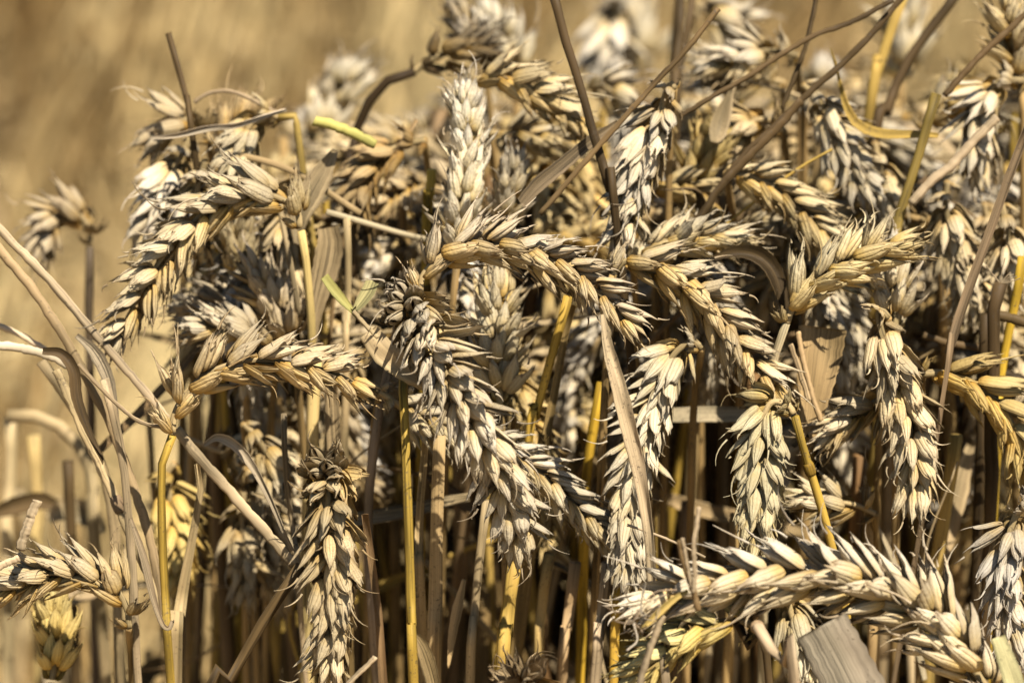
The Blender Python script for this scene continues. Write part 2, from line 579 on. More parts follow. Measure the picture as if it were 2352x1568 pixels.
def wheat(label, ear_px, dz=0.0, roll=0, size=1.0, tint=CREAM, stem=None, rad=1.5, col=S_TAN, nodes=(), stem_dz=None, group=CROP, seed=None, **kw):
    r = random.Random(seed if seed is not None else label)
    pts = [P(q[0], q[1], q[2] if len(q) > 2 else dz) for q in ear_px]
    if stem is None:                                     # hidden stem: drop straight down behind the ear
        b = ear_px[0]
        d = (b[2] if len(b) > 2 else dz)
        sx = r.uniform(-20, 20)
        stem = [(b[0] + sx * .2, b[1] + 25, d + .012), (b[0] + sx, b[1] + 120, d + .03), (b[0] + sx * 1.5, b[1] + 400, d + .05)]
        sp = [P(*q) for q in stem]
    else:
        sp = stem_px(stem, dz if stem_dz is None else stem_dz)
    sp = ground_path([pts[0]] + sp if (sp[0] - pts[0]).length > .002 else sp)
    loc = sp[-1].copy()
    t = root("wheat_plant", loc, label, "wheat plant", group)
    make_ear(t, loc, pts, roll, size, tint, r=r, stem_col=(.40, .29, .13), **kw)
    make_stem(t, loc, sp, rad * .001, col, nodes, r)
    return t, loc


# ------------------------------------------------------------------ ground
g = MB()
n = 60
xs = [-150 + 300 * i / n for i in range(n + 1)]
g.grid([[Vector((x, -40 + 240 * j / n, 0)) for x in xs] for j in range(n + 1)], [[(i / n, j / n) for i in range(n + 1)] for j in range(n + 1)])
tag(g.build("ground", M_SOIL), kind="structure")

rb = random.Random(3)
mb = MB()
tuft = []
for i in range(1100):
    y = 1.6 + 7.5 * rb.random() ** 1.5
    x = rb.uniform(-1, 1) * (.55 + .32 * y)
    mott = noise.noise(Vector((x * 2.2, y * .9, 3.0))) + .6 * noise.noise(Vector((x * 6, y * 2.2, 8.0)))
    dk = noise.noise(Vector((x * 4.2 + 11, y * 1.1, 1.5))) > .37  # dark-toned clumps imitate the shadow streaks between tufts, put into the straw colour
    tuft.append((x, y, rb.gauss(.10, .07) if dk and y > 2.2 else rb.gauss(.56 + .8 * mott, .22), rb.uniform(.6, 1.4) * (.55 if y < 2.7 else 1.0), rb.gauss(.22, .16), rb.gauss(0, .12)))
for i in range(21000):                                   # mown stubble beyond the strip of crop
    tx, ty, tt_, th, tlx, tly = rb.choice(tuft)
    x, y = tx + rb.gauss(0, .026), ty + rb.gauss(0, .026)
    h = rb.uniform(.16, .34) * th
    lx, ly = tlx + rb.gauss(0, .09), tly + rb.gauss(0, .09)
    rr = rb.uniform(.0014, .0027)
    p0 = Vector((x, y, -.005)); p1 = p0 + Vector((lx * h * .4, ly * h * .4, h * .5)); p2 = p0 + Vector((lx * h, ly * h, h))
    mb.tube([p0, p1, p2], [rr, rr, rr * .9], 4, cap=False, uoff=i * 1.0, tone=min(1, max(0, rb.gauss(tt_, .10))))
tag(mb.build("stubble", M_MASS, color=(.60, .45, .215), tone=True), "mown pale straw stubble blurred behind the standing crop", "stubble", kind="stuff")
mb = MB()
for i in range(18000):                                   # chaff and straw lying between the stubble
    y = .7 + 8.2 * rb.random() ** 1.35
    x = rb.uniform(-1, 1) * (.55 + .32 * y)
    L = rb.uniform(.04, .22)
    a = rb.uniform(0, math.pi)
    z0 = rb.random() ** 2 * (.12 if y > 1.5 else .03)
    d = Vector((math.cos(a), math.sin(a), rb.gauss(0, .18))) * L
    p0 = Vector((x, y, z0 + .004)); p2 = p0 + d
    p2.z = max(.003, p2.z)
    p1 = p0.lerp(p2, .5) + Vector((0, 0, rb.uniform(0, .02)))
    rr = rb.uniform(.001, .0032)
    mb.tube([p0, p1, p2], [rr, rr * 1.1, rr * .8], 4, cap=False, uoff=i * 1.0, flat=rb.choice([1, .3]), tone=min(1, max(0, rb.gauss(.72 if y < 3.0 else .58, .26))))
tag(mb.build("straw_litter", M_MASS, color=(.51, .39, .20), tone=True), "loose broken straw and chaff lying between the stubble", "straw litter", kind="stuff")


# ------------------------------------------------------------------ the ears one can pick out
wheat("sharp arching tan ear crossing the middle, its tip hanging down to the right",
      [(966, 668), (972, 632), (1012, 590), (1070, 566), (1150, 566), (1225, 584), (1295, 612), (1352, 652), (1405, 702), (1440, 745), (1462, 785)],
      dz=.004, roll=16, size=1.08, tint=(1.04, .97, .86), pitchk=1.28, spread=38, gape=.3, stem=[(962, 672), (945, 720, .02), (930, 800, .03), (926, 890, .002), (931, 1000, -.006), (938, 1200, -.008), (946, 1460, -.006), (950, 1568, -.004)],
      rad=1.65, col=S_YEL, nodes=(.30,), base_sterile=0)
wheat("shaggy grey brown ear in the very middle drooping straight towards the viewer, dark ragged top",
      [(925, 722, .03), (930, 705, .012), (955, 735, -.006), (1000, 815, -.016), (1048, 900, -.02), (1100, 985, -.02), (1148, 1080, -.016), (1180, 1180, -.010), (1202, 1296, -.004)],
      roll=62, size=1.18, tint=(.98, .94, .87), stem=[(910, 760, .04), (892, 850, .04), (868, 960, .04), (846, 1160, .045), (850, 1330, .05), (866, 1568, .06)],
      rad=1.9, col=(.34, .25, .15), gape=.55, base_sterile=5, spread=37, width=1.25)
wheat("sharp ear lying level on the left, golden undersides, on a bright yellow bent stem",
      [(397, 992), (400, 955), (425, 905), (470, 862), (530, 836), (600, 826), (680, 836), (755, 852), (815, 880), (850, 910)],
      dz=.0, roll=-6, size=1.16, tint=(1.02, .92, .74), stem=[(396, 1000), (378, 1030), (371, 1090), (373, 1250), (384, 1440), (392, 1568)],
      rad=1.6, col=S_YEL, nodes=(.17, .34), base_sterile=0, spread=38, pitchk=1.28)
wheat("shaded ear half hidden behind the shaggy middle ear, tip pale and frayed",
      [(872, 900), (940, 945), (1040, 990), (1140, 1030), (1230, 1080), (1300, 1140), (1370, 1210), (1425, 1272)],
      dz=.03, roll=12, size=1.12, tint=(.98, .96, .90), col=S_TAN, gape=.3)
wheat("long soft golden cream ear hooking over to the left beside a tan leaf",
      [(688, 522), (684, 490), (655, 462), (600, 446), (530, 458), (465, 492), (410, 548), (360, 612), (320, 680), (285, 745), (265, 800)],
      dz=.035, roll=18, size=1.2, tint=(1.06, .98, .80), pitchk=1.2, spread=36, stem=[(692, 530), (700, 575), (709, 660), (716, 760), (718, 900), (717, 1080), (716, 1300)],
      rad=1.7, col=(.55, .40, .14), nodes=(.12,), base_sterile=1)
wheat("pale whitish ear standing upright with spiky awned edges, above the middle arch",
      [(1052, 590), (1056, 520), (1066, 430), (1074, 350), (1068, 265), (1056, 180)], dz=.055, roll=78, size=1.12, tint=(1.6, 1.66, 1.8), gape=.6, spread=34,
      stem=[(1050, 600), (1040, 700), (1030, 900)], base_sterile=0)
wheat("soft cream ear pointing up just under the middle arch, neat open fans",
      [(1148, 930), (1146, 860), (1144, 780), (1142, 700), (1136, 610)], dz=.045, roll=84, size=1.25, tint=(1.05, 1.02, .92), gape=.35, spread=30,
      stem=[(1150, 940), (1155, 1060), (1160, 1300)], base_sterile=0, width=1.1)
wheat("small pale ear with open spikelets close beside the upright whitish ear",
      [(1160, 520), (1168, 460), (1176, 400), (1170, 345)], dz=.075, roll=80, size=1.0, tint=PALE, gape=.7, base_sterile=0, stem=[(1158, 530), (1165, 700)])
wheat("bright ear with golden crown hanging down in the upper middle right",
      [(1548, 205), (1540, 192), (1526, 225), (1504, 290), (1476, 368), (1450, 450), (1430, 520), (1416, 578)], dz=.04, roll=66, size=1.15, tint=(1.10, 1.06, .98),
      gape=.3, base_sterile=3, spread=30, width=1.08)
wheat("grey gold ear arching down right of the middle arch, tips long awned",
      [(1412, 622), (1440, 600), (1500, 612), (1570, 648), (1630, 700), (1682, 768), (1728, 830), (1768, 880), (1800, 925)], dz=.022, roll=16, size=1.18, pitchk=1.25, spread=37,
      tint=(1.0, .92, .76), stem=[(1408, 630), (1400, 700), (1392, 850)], base_sterile=0)
wheat("pale blurred ear with long awns pointing right, above the grey gold arching ear",
      [(1455, 606), (1500, 572), (1570, 552), (1640, 548), (1715, 558)], dz=.05, roll=12, size=1.15, tint=(1.06, 1.02, .9), base_sterile=0, spread=26)
wheat("long bright ear hanging behind the slanting dry blade, right of the middle",
      [(1612, 800), (1590, 785), (1548, 815), (1512, 890), (1482, 980), (1458, 1080), (1446, 1180), (1450, 1270), (1432, 1350)], dz=.022, roll=70, size=1.12,
      tint=(1.05, 1.02, .92), gape=.3, base_sterile=2, spread=29, width=1.05)
wheat("shaded ear folded sharply back down from a shiny yellow stem",
      [(1822, 950), (1808, 930), (1772, 925), (1752, 970), (1748, 1050), (1744, 1130), (1742, 1210), (1750, 1300)], dz=.004, roll=74, size=1.12, tint=(.95, .92, .72),
      stem=[(1826, 956), (1840, 1010), (1862, 1085), (1890, 1175), (1918, 1285), (1938, 1400), (1955, 1568)], rad=1.7, col=S_YEL, nodes=(.03, .09), gape=.25, base_sterile=2, width=1.15, spread=30)
wheat("big sharp pale ear stretched across the lower right corner",
      [(2285, 1610), (2240, 1540), (2180, 1462), (2110, 1400), (2030, 1358), (1940, 1332), (1850, 1320), (1740, 1328), (1640, 1345), (1545, 1365), (1445, 1388)],
      dz=-.035, roll=-30, size=1.5, pitchk=1.12, tint=(1.12, 1.1, 1.06), stem=[(2300, 1640), (2330, 1720), (2350, 1900)], base_sterile=0, spread=33, gape=.25, gilt=.06)
wheat("greenish gold ear tucked under the big pale ear, on a pale jointed stem",
      [(1738, 1438), (1690, 1424), (1640, 1434), (1580, 1460), (1525, 1494), (1475, 1535), (1430, 1590)], dz=-.03, roll=8, size=1.25, tint=(1.06, 1.0, .58),
      stem=[(1745, 1446), (1772, 1490), (1800, 1545), (1830, 1620)], rad=2.0, col=(.62, .45, .26), nodes=(.035,), base_sterile=1, stem_dz=-.058)
wheat("sharp brown ear hanging straight down left of the middle, dark dried crown on top",
      [(752, 1108, .03), (750, 1084, .012), (752, 1110, -.004), (757, 1190, -.010), (764, 1290, -.010), (766, 1390, -.008), (758, 1490, -.004), (745, 1600)],
      roll=70, size=1.14, tint=(.92, .82, .62), gape=.35, base_sterile=4, spread=31, width=1.12, stem=[(770, 1130, .04), (800, 1300, .05), (806, 1568, .06)])
wheat("brown ear lying in the lower left corner, spikelet tips curled upwards",
      [(296, 1440), (292, 1400), (262, 1348), (200, 1318), (120, 1318), (40, 1338), (-40, 1366)], dz=.012, roll=24, size=1.18, tint=(.95, .86, .68), gape=.3, spread=32)
wheat("small yellow upright ear under the brown ear of the lower left corner",
      [(120, 1560), (128, 1500), (124, 1440), (118, 1375)], dz=.05, roll=75, size=1.15, tint=(1.08, .98, .56), base_sterile=0, spread=32, stem=[(118, 1568), (112, 1700)])
wheat("lone blurred ear at the left edge nodding over its dark stem",
      [(206, 560), (204, 522), (176, 492), (132, 492), (104, 530), (92, 575), (98, 622)], dz=.14, roll=50, size=1.15, tint=(.86, .78, .66), gape=.3,
      stem=[(206, 566), (207, 640), (206, 800)], rad=1.9, col=(.17, .12, .07))
wheat("soft pale ear hanging beneath a bleached leaf, upper left of the crop",
      [(640, 270), (612, 262), (574, 290), (552, 345), (540, 410), (532, 480)], dz=.075, roll=70, size=1.15, tint=(1.08, 1.02, .84), spread=32,
      stem=[(655, 262), (680, 300), (700, 430)], rad=1.6, col=(.50, .34, .09))
wheat("white blurred ear at the upper left margin of the crop",
      [(438, 318), (420, 352), (388, 408), (362, 465), (338, 520), (325, 570)], dz=.085, roll=66, size=1.2, tint=(1.08, 1.06, 1.04), spread=32, gape=.3)
wheat("dark ragged ear on a brown stem curving over like a hook at the top",
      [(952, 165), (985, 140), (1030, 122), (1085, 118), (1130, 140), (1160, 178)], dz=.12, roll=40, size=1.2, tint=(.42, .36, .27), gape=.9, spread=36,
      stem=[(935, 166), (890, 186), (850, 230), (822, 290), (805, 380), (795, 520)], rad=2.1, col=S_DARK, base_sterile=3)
wheat("small blurred greyish ear pointing up at the top edge",
      [(1105, 130), (1080, 84), (1058, 42), (1034, 0)], dz=.15, roll=60, size=.85, tint=(.85, .80, .74), base_sterile=0, stem=[(1110, 140), (1130, 300)])
wheat("pale blurred ear tip behind the dark ragged ear",
      [(1182, 175), (1178, 130), (1165, 92), (1142, 66)], dz=.2, roll=70, size=1.25, tint=WHITE, base_sterile=0, stem=[(1184, 185), (1186, 330)])
wheat("golden ear with long pale awns arching right in the upper middle",
      [(1070, 205), (1100, 182), (1155, 178), (1210, 198), (1262, 226), (1308, 262), (1345, 305)], dz=.075, roll=6, size=1.25, tint=(1.08, .97, .72), spread=28, base_sterile=0)
wheat("shadowed ear lying level behind the spiky whitish ear",
      [(1120, 305), (1175, 308), (1235, 318), (1300, 330), (1350, 350)], dz=.11, roll=30, size=1.1, tint=(.95, .90, .78))
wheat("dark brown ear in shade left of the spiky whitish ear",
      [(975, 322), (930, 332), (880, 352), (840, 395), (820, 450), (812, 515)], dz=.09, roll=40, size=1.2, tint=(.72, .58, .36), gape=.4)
wheat("feathery white ear blurred against the stubble, upper left of the middle",
      [(730, 330), (742, 280), (766, 232), (800, 182)], dz=.24, roll=70, size=1.5, tint=WHITE, base_sterile=0, gape=.6, spread=32, stem=[(728, 340), (735, 480)])
wheat("pale ear stretched level below the crossing dark straws, upper right",
      [(1832, 128), (1780, 118), (1725, 122), (1668, 136), (1610, 160)], dz=.12, roll=30, size=1.25, tint=(1.08, 1.04, .96), spread=30)
wheat("second pale ear just behind the level ear of the upper right",
      [(1800, 190), (1740, 178), (1690, 168), (1640, 150), (1590, 130)], dz=.15, roll=40, size=1.2, tint=(1.02, .97, .86), spread=30)
wheat("white lit ear drooping right beneath the crossing dark straws",
      [(1846, 196), (1872, 222), (1906, 278), (1944, 345), (1980, 408), (2010, 465)], dz=.085, roll=66, size=1.2, tint=(1.1, 1.07, 1.0), spread=31, width=1.05)
wheat("golden ear sloping down right under the white lit ear",
      [(1668, 398), (1730, 408), (1790, 440), (1845, 488), (1892, 545), (1930, 605)], dz=.065, roll=8, size=1.25, tint=(1.05, .96, .72), base_sterile=0)
wheat("short golden upright ear in a dark gap right of the hanging bright ear",
      [(1600, 455), (1596, 412), (1612, 370), (1628, 325)], dz=.095, roll=55, size=1.2, tint=(1.05, .92, .55), base_sterile=0, stem=[(1600, 465), (1604, 620)])
wheat("bright cream ear pointing up to the right from a pale bare stem",
      [(1806, 742), (1822, 700), (1862, 656), (1920, 620), (1985, 590), (2050, 566), (2112, 545)], dz=.022, roll=18, size=1.3, tint=(1.12, 1.06, .84), base_sterile=1,
      stem=[(1800, 756), (1786, 800), (1770, 850), (1762, 930), (1760, 1100)], rad=1.7, col=(.56, .44, .24), nodes=(.04, .07))
wheat("long ear with yellow crown hanging down on the right, white lower scales",
      [(2040, 730), (2022, 712), (2020, 742), (2040, 810), (2066, 890), (2088, 970), (2102, 1060), (2104, 1130), (2100, 1190)], dz=.018, roll=68, size=1.2,
      tint=(1.04, .95, .76), base_sterile=3, spread=31, width=1.06)
wheat("frayed tan ear lying level behind the shiny yellow stem",
      [(2072, 900), (2020, 918), (1968, 946), (1918, 985), (1872, 1030)], dz=.035, roll=25, size=1.15, tint=(.98, .90, .74), gape=.4)
wheat("golden yellow ear bending over at the right edge",
      [(2118, 858), (2165, 858), (2222, 874), (2278, 912), (2322, 968), (2348, 1040), (2362, 1110)], dz=.03, roll=4, size=1.35, tint=(1.1, .93, .50), base_sterile=1, spread=29)
wheat("pale ear nodding in at the upper right edge",
      [(2352, 186), (2300, 188), (2262, 222), (2246, 285), (2244, 360), (2256, 440)], dz=.085, roll=62, size=1.3, tint=(1.06, 1.03, .96), spread=31)
wheat("loose two rowed ear standing in the top right corner",
      [(2345, 200), (2338, 140), (2326, 80), (2318, 20)], dz=.09, roll=10, size=1.3, tint=(1.06, 1.0, .86), base_sterile=0, stem=[(2346, 210), (2350, 380)])
wheat("grey white ear hanging at the right edge, low down",
      [(2378, 1180), (2348, 1165), (2322, 1215), (2312, 1290), (2314, 1370), (2326, 1450), (2340, 1520)], dz=-.004, roll=62, size=1.2, tint=(.98, .97, .98), gape=.4, spread=31)
wheat("cream ear hanging behind the brown slanting stalk near the right edge",
      [(2176, 420), (2172, 470), (2185, 540), (2206, 610), (2222, 680), (2222, 740)], dz=.075, roll=55, size=1.2, tint=(1.05, .98, .82), spread=30)
wheat("ear of fat rounded scales right beside the brown slanting stalk",
      [(2262, 470), (2272, 530), (2276, 600), (2270, 670)], dz=.11, roll=60, size=1.3, tint=(1.05, .96, .8), spread=30)
wheat("white upright spikelets rising behind the yellow crowned ear",
      [(2056, 752), (2054, 710), (2050, 665), (2044, 622)], dz=.045, roll=75, size=1.2, tint=PALE, base_sterile=0, stem=[(2058, 760), (2060, 900)])
wheat("messy broken ear behind the upper part of the shiny yellow stem",
      [(2010, 1180), (1968, 1160), (1915, 1152), (1860, 1148), (1815, 1160)], dz=.04, roll=30, size=1.1, tint=(1.0, .93, .76), gape=.8, spread=34)
wheat("cream ear hanging below the big pale ear, above the grey blade",
      [(1806, 1330), (1810, 1380), (1826, 1440), (1846, 1500), (1866, 1560)], dz=.03, roll=68, size=1.2, tint=(1.08, 1.05, .9), spread=30)
wheat("dried brown crown of an ear peeping in at the bottom edge",
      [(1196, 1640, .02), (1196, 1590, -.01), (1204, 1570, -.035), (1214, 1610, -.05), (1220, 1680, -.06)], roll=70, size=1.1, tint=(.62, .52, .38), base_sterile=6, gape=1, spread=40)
wheat("blurred cream ear behind the curled white leaf, left of the middle",
      [(560, 975), (585, 1000), (612, 1040), (628, 1085), (630, 1140)], dz=.075, roll=60, size=1.15, tint=(1.02, .95, .78), spread=32)
wheat("blurred yellow ear behind the bright yellow bent stem on the left",
      [(400, 1065), (384, 1090), (392, 1150), (408, 1220), (412, 1300), (402, 1360)], dz=.09, roll=60, size=1.2, tint=(1.1, .92, .42), spread=33)
wheat("tangled ear with splayed scales behind the long soft hooked ear",
      [(672, 795), (652, 740), (622, 680), (590, 625), (560, 575)], dz=.065, roll=60, size=1.2, tint=(1.02, .95, .86), gape=.7, base_sterile=0, spread=36, stem=[(676, 805), (690, 950)])
wheat("blurred ear lying level in the shade behind the long soft hooked ear",
      [(650, 720), (580, 692), (510, 690), (445, 700), (385, 722)], dz=.085, roll=35, size=1.2, tint=(.98, .92, .82), gape=.5, spread=33)
wheat("shaded cream ear just above the level golden ear on the left",
      [(645, 800), (590, 770), (530, 752), (468, 752), (420, 790)], dz=.06, roll=30, size=1.1, tint=(.95, .90, .80), gape=.5, spread=33)
wheat("blurred tan ear poking above the left part of the crop",
      [(470, 420), (500, 370), (520, 322), (575, 268), (630, 246)], dz=.12, roll=35, size=1.2, tint=(.95, .82, .62), gape=.5, spread=34)
wheat("soft white ear drooping behind the dark brown leaning stalk",
      [(1330, 205), (1372, 196), (1410, 215), (1432, 260), (1440, 320)], dz=.16, roll=50, size=1.3, tint=PALE, spread=32)
wheat("very blurred cream ear hanging from the top edge",
      [(1395, -30), (1420, -20), (1418, 20), (1405, 62), (1396, 105)], dz=.35, roll=60, size=1.8, tint=PALE, spread=34)
wheat("very blurred whitish ear out in the stubble near the top",
      [(1470, 160), (1474, 128), (1470, 96), (1455, 70)], dz=.6, roll=60, size=2.0, tint=WHITE, base_sterile=0, spread=36, stem=[(1470, 170), (1472, 330)])
wheat("blurred white ear tip between the yellow stem and the dark stalk, top right",
      [(2068, 178), (2078, 145), (2080, 108), (2072, 72)], dz=.26, roll=60, size=1.6, tint=WHITE, base_sterile=0, spread=34, stem=[(2068, 188), (2066, 330)])
wheat("blurred grey ear lying along the top edge behind the dark straws",
      [(1560, -10), (1612, 12), (1662, 44), (1705, 80)], dz=.26, roll=30, size=1.5, tint=(.98, .95, .9), spread=30)

# ------------------------------------------------------------------ loose straws, stalks and blades
def straw(name, label, px, dz=0.0, rad=1.0, col=S_TAN, cat="straw", to_ground=False, nodes=(), lean=False, group=None, flat=1.0):
    r = random.Random(label)
    pts = stem_px(px, dz) if lean else [P(q[0], q[1], q[2] if len(q) > 2 else dz) for q in px]
    if to_ground: pts = ground_path(pts)
    loc = pts[-1].copy()
    path, tot = smooth(pts, max(16, 8 * len(pts)))
    path = [p + Vector((r.gauss(0, 1), r.gauss(0, 1), r.gauss(0, 1))) * .00007 * min(1.5, rad) for p in path]
    mb = MB()
    n = len(path)
    mb.tube([p - loc for p in path], [rad * .001 * (.9 + .06 * math.sin(i * .9 + rad) + r.uniform(-.03, .03)) for i in range(n)], 10, uoff=r.uniform(0, 20), flat=flat * r.uniform(.7, 1))
    o = mb.build(name, M_STEM, None, col, loc=loc)
    tag(o, label, cat, group)
    for f in nodes:
        k = max(1, min(n - 2, int(f * (n - 1))))
        p, t = path[k], (path[k + 1] - path[k - 1]).normalized()
        nb = MB()
        nb.tube([p - loc + t * (x * rad * .001) for x in (-1.7, -1, 0, 1, 1.7)], [rad * .001 * q for q in (1, 1.2, 1.28, 1.2, 1)], 10)
        nb.build("node", M_STEM, o, (col[0] * .4, col[1] * .37, col[2] * .4))
    return o


def blade(name, label, px, dz=0.0, widths=(20, 20), col=S_TAN, cat="leaf", to_ground=False, gutter=.25, twist=0.0, wav=.06, ragged=.001, tilt=(0, 0), group=None, lean=False):
    """widths are half-widths in photo units"""
    r = random.Random(label)
    pts = stem_px(px, dz) if lean else [P(q[0], q[1], q[2] if len(q) > 2 else dz) for q in px]
    if to_ground: pts = ground_path(pts)
    loc = pts[-1].copy()
    n = max(18, 9 * len(pts))
    path, tot = smooth(pts, n)
    k = len(px) if to_ground else 0
    ws = []
    for i in range(n):
        f = i / (n - 1) * (len(widths) - 1)
        a = min(len(widths) - 2, int(f))
        ws.append((widths[a] + (widths[a + 1] - widths[a]) * (f - a)) * MM * (1 + .03 * math.sin(i * 1.3)))
    nrm = (CAMV - path[n // 2]).normalized() + Vector((tilt[0], 0, tilt[1]))
    mb = MB()
    mb.ribbon([p - loc for p in path], ws, nrm, gutter, .00018, 7, r.uniform(0, 20), R(twist), wav, ragged)
    o = mb.build(name, M_LEAF, None, col, loc=loc)
    return tag(o, label, cat, group)


blade("dry_blade", "long sharp grey tan blade slanting down in front of the hanging bright ear",
      [(1384, 722, -.006), (1398, 800, -.010), (1425, 900, -.012), (1452, 1010, -.012), (1476, 1120, -.012), (1490, 1220, -.012), (1500, 1345, -.012)],
      widths=(5, 15, 19, 18, 15, 12, 11), col=(0.66, 0.49, 0.27), gutter=.45, twist=35, wav=.10)
straw("straw_stalk", "long pale broken straw slanting from the left edge down to the level golden ear",
      [(-60, 455), (0, 528), (110, 640), (220, 770), (300, 860), (385, 962)], dz=.03, rad=1.7, col=(0.55, 0.407, 0.231))
straw("straw_stalk", "split pale straw slanting down from the bent yellow stem to the hanging brown ear",
      [(405, 985), (450, 1042), (530, 1130), (600, 1210), (676, 1296)], dz=.010, rad=2.0, col=(0.5, 0.37, 0.2), flat=.7)
straw("straw_stalk", "dark edged straw lying along the long pale broken straw at the left edge",
      [(-60, 500), (0, 575), (80, 672), (150, 780), (200, 870), (258, 985), (300, 1100), (345, 1240), (378, 1420)], dz=.03, rad=1.9, col=(0.36, 0.25, 0.12), flat=.8)
straw("straw_stalk", "tall grey straw standing on the left between fallen stalks",
      [(240, 870), (262, 960), (285, 1080), (298, 1220), (308, 1380), (318, 1568)], dz=.004, rad=1.6, col=(0.54, 0.4, 0.22), to_ground=True, lean=True)
straw("straw_stalk", "jointed tan straw bending inwards on the left, dark ring at its joint",
      [(130, 850), (165, 930), (215, 1040), (262, 1140), (300, 1230), (340, 1320), (372, 1420)], dz=.03, rad=1.8, col=(0.56, 0.41, 0.2), nodes=(.55,))
straw("straw_stalk", "thin curved straw tendril across the fallen stalks on the left",
      [(180, 835), (240, 900), (300, 955), (340, 975), (378, 978)], dz=-.002, rad=.75, col=(0.48, 0.34, 0.18))
straw("straw_stalk", "second tan straw behind the jointed one on the left",
      [(95, 830), (130, 880), (190, 970), (240, 1090), (262, 1200), (272, 1400), (276, 1568)], dz=.05, rad=2.0, col=(0.38, 0.28, 0.14), to_ground=True, lean=True)
blade("dry_blade", "dark folded leaf at the left, wrapped round the fallen stalks",
      [(98, 806), (140, 812), (168, 850), (176, 915), (200, 985), (236, 1060)], dz=.016, widths=(8, 13, 14, 12, 8, 5), col=(0.126, 0.079, 0.032), twist=-50, gutter=.5)
blade("dry_blade", "bleached grey leaf catching the light behind the long pale broken straw",
      [(176, 770), (215, 805), (245, 860), (262, 930), (276, 1020), (284, 1090)], dz=.018, widths=(6, 16, 14, 8, 6, 5), col=(0.62, 0.48, 0.29), twist=25, gutter=.4)
blade("dry_blade", "broad tan blade standing beside the bright yellow bent stem on the left",
      [(452, 1065), (462, 1110), (448, 1200), (428, 1310), (410, 1420), (398, 1568)], dz=.02, widths=(6, 20, 27, 26, 20, 14, 12, 10), col=(0.62, 0.45, 0.21), to_ground=True, gutter=.3, twist=15, lean=True)
blade("dry_blade", "narrow pale sheath hooked under the bright yellow bent stem",
      [(300, 1190), (330, 1280), (352, 1370), (372, 1430), (388, 1442), (396, 1425)], dz=-.004, widths=(4, 8, 9, 8, 6, 5), col=(0.5, 0.37, 0.21), gutter=.5, twist=20)
blade("dry_blade", "curled white leaf arching over left of the hanging brown ear",
      [(468, 1022), (500, 1004), (540, 1022), (580, 1070), (618, 1140), (650, 1215), (672, 1262)], dz=.02, widths=(4, 12, 11, 8, 7, 6, 5), col=(0.66, 0.52, 0.32), gutter=.5, twist=40)
straw("straw_stalk", "dark straw leaning in from the bottom edge towards the hanging brown ear",
      [(690, 1300), (640, 1370), (580, 1470), (520, 1575), (470, 1680)], dz=.004, rad=2.1, col=(0.152, 0.096, 0.038), to_ground=True, lean=True)
straw("straw_stalk", "thin grey straw running up beside the hanging brown ear",
      [(652, 950), (655, 1060), (664, 1160), (680, 1260), (690, 1400)], dz=.03, rad=1.1, col=(0.4, 0.296, 0.16), to_ground=True, lean=True)
straw("straw_stalk", "wide golden stalk rising behind the level golden ear",
      [(724, 830), (720, 920), (717, 1010), (713, 1100), (708, 1300), (706, 1568)], dz=.035, rad=2.7, col=(0.6, 0.44, 0.17), to_ground=True, lean=True)
blade("dry_blade", "flat tan sheath close beside the wide golden stalk",
      [(760, 870), (764, 960), (768, 1040), (776, 1130), (780, 1300), (785, 1568)], dz=.036, widths=(16, 22, 22, 20, 18, 16, 12), col=(0.56, 0.4, 0.2), to_ground=True, lean=True)
blade("dry_blade", "broad tan leaf curving up beside the stem of the long soft hooked ear",
      [(770, 345), (740, 400), (712, 450), (690, 500), (684, 560)], dz=.06, widths=(8, 26, 34, 26, 10), col=(0.5, 0.37, 0.19), twist=30, gutter=.35)
blade("dry_blade", "tan leaf hanging behind the stem of the long soft hooked ear",
      [(752, 520), (758, 560), (748, 620), (732, 680), (722, 740), (720, 800)], dz=.05, widths=(24, 34, 32, 22, 14, 6), col=(0.52, 0.37, 0.18), gutter=.3)
blade("straw_fragment", "flat ribbed piece of cut straw wedged beneath the shaggy middle ear",
      [(846, 762, -.006), (880, 806, -.006), (925, 842, -.006), (975, 872, -.004), (1030, 905, .002)], widths=(24, 30, 28, 24, 20), col=(0.54, 0.4, 0.2), gutter=.12, wav=.14, ragged=.003, cat="straw")
blade("straw_fragment", "yellow green splinter caught left of the shaggy middle ear, left arm of the V",
      [(745, 634), (765, 662), (790, 692), (810, 714)], dz=-.004, widths=(10, 12, 11, 6), col=S_GRN, ragged=.003, cat="straw")
blade("straw_fragment", "yellow green splinter caught left of the shaggy middle ear, right arm of the V",
      [(856, 645), (846, 668), (830, 692), (812, 716)], dz=-.005, widths=(15, 16, 13, 5), col=(0.6, 0.52, 0.22), ragged=.003, cat="straw")
straw("straw_fragment", "thin pale splinter reaching from the V of splinters to the shaggy middle ear", [(812, 714), (835, 742), (868, 776)], dz=-.006, rad=.8, col=S_PALE)
straw("straw_fragment", "bright yellow green cut straw lying on the crop, upper left of the middle",
      [(722, 277), (760, 286), (810, 306), (862, 332)], dz=.05, rad=2.0, col=(.42, .37, .10))
blade("dry_blade", "grey weathered blade with cut end pointing up in the lower right corner",
      [(1886, 1436), (1922, 1502), (1962, 1580), (2020, 1690)], dz=-.045, widths=(60, 64, 68, 64), col=(.46, .375, .245), gutter=.12, wav=.035, ragged=.005, twist=12)
blade("dry_blade", "broad golden broken leaf with torn top in the shade right of the middle",
      [(1890, 752), (1884, 800), (1876, 860), (1866, 930), (1856, 1010)], dz=.035, widths=(56, 54, 44, 32, 20), col=(0.52, 0.35, 0.15), gutter=.15, ragged=.003)
straw("straw_fragment", "thin tan sliver standing against the broad golden broken leaf", [(1832, 760), (1848, 840), (1866, 910), (1886, 966)], dz=.028, rad=1.1, col=(0.48, 0.32, 0.15))
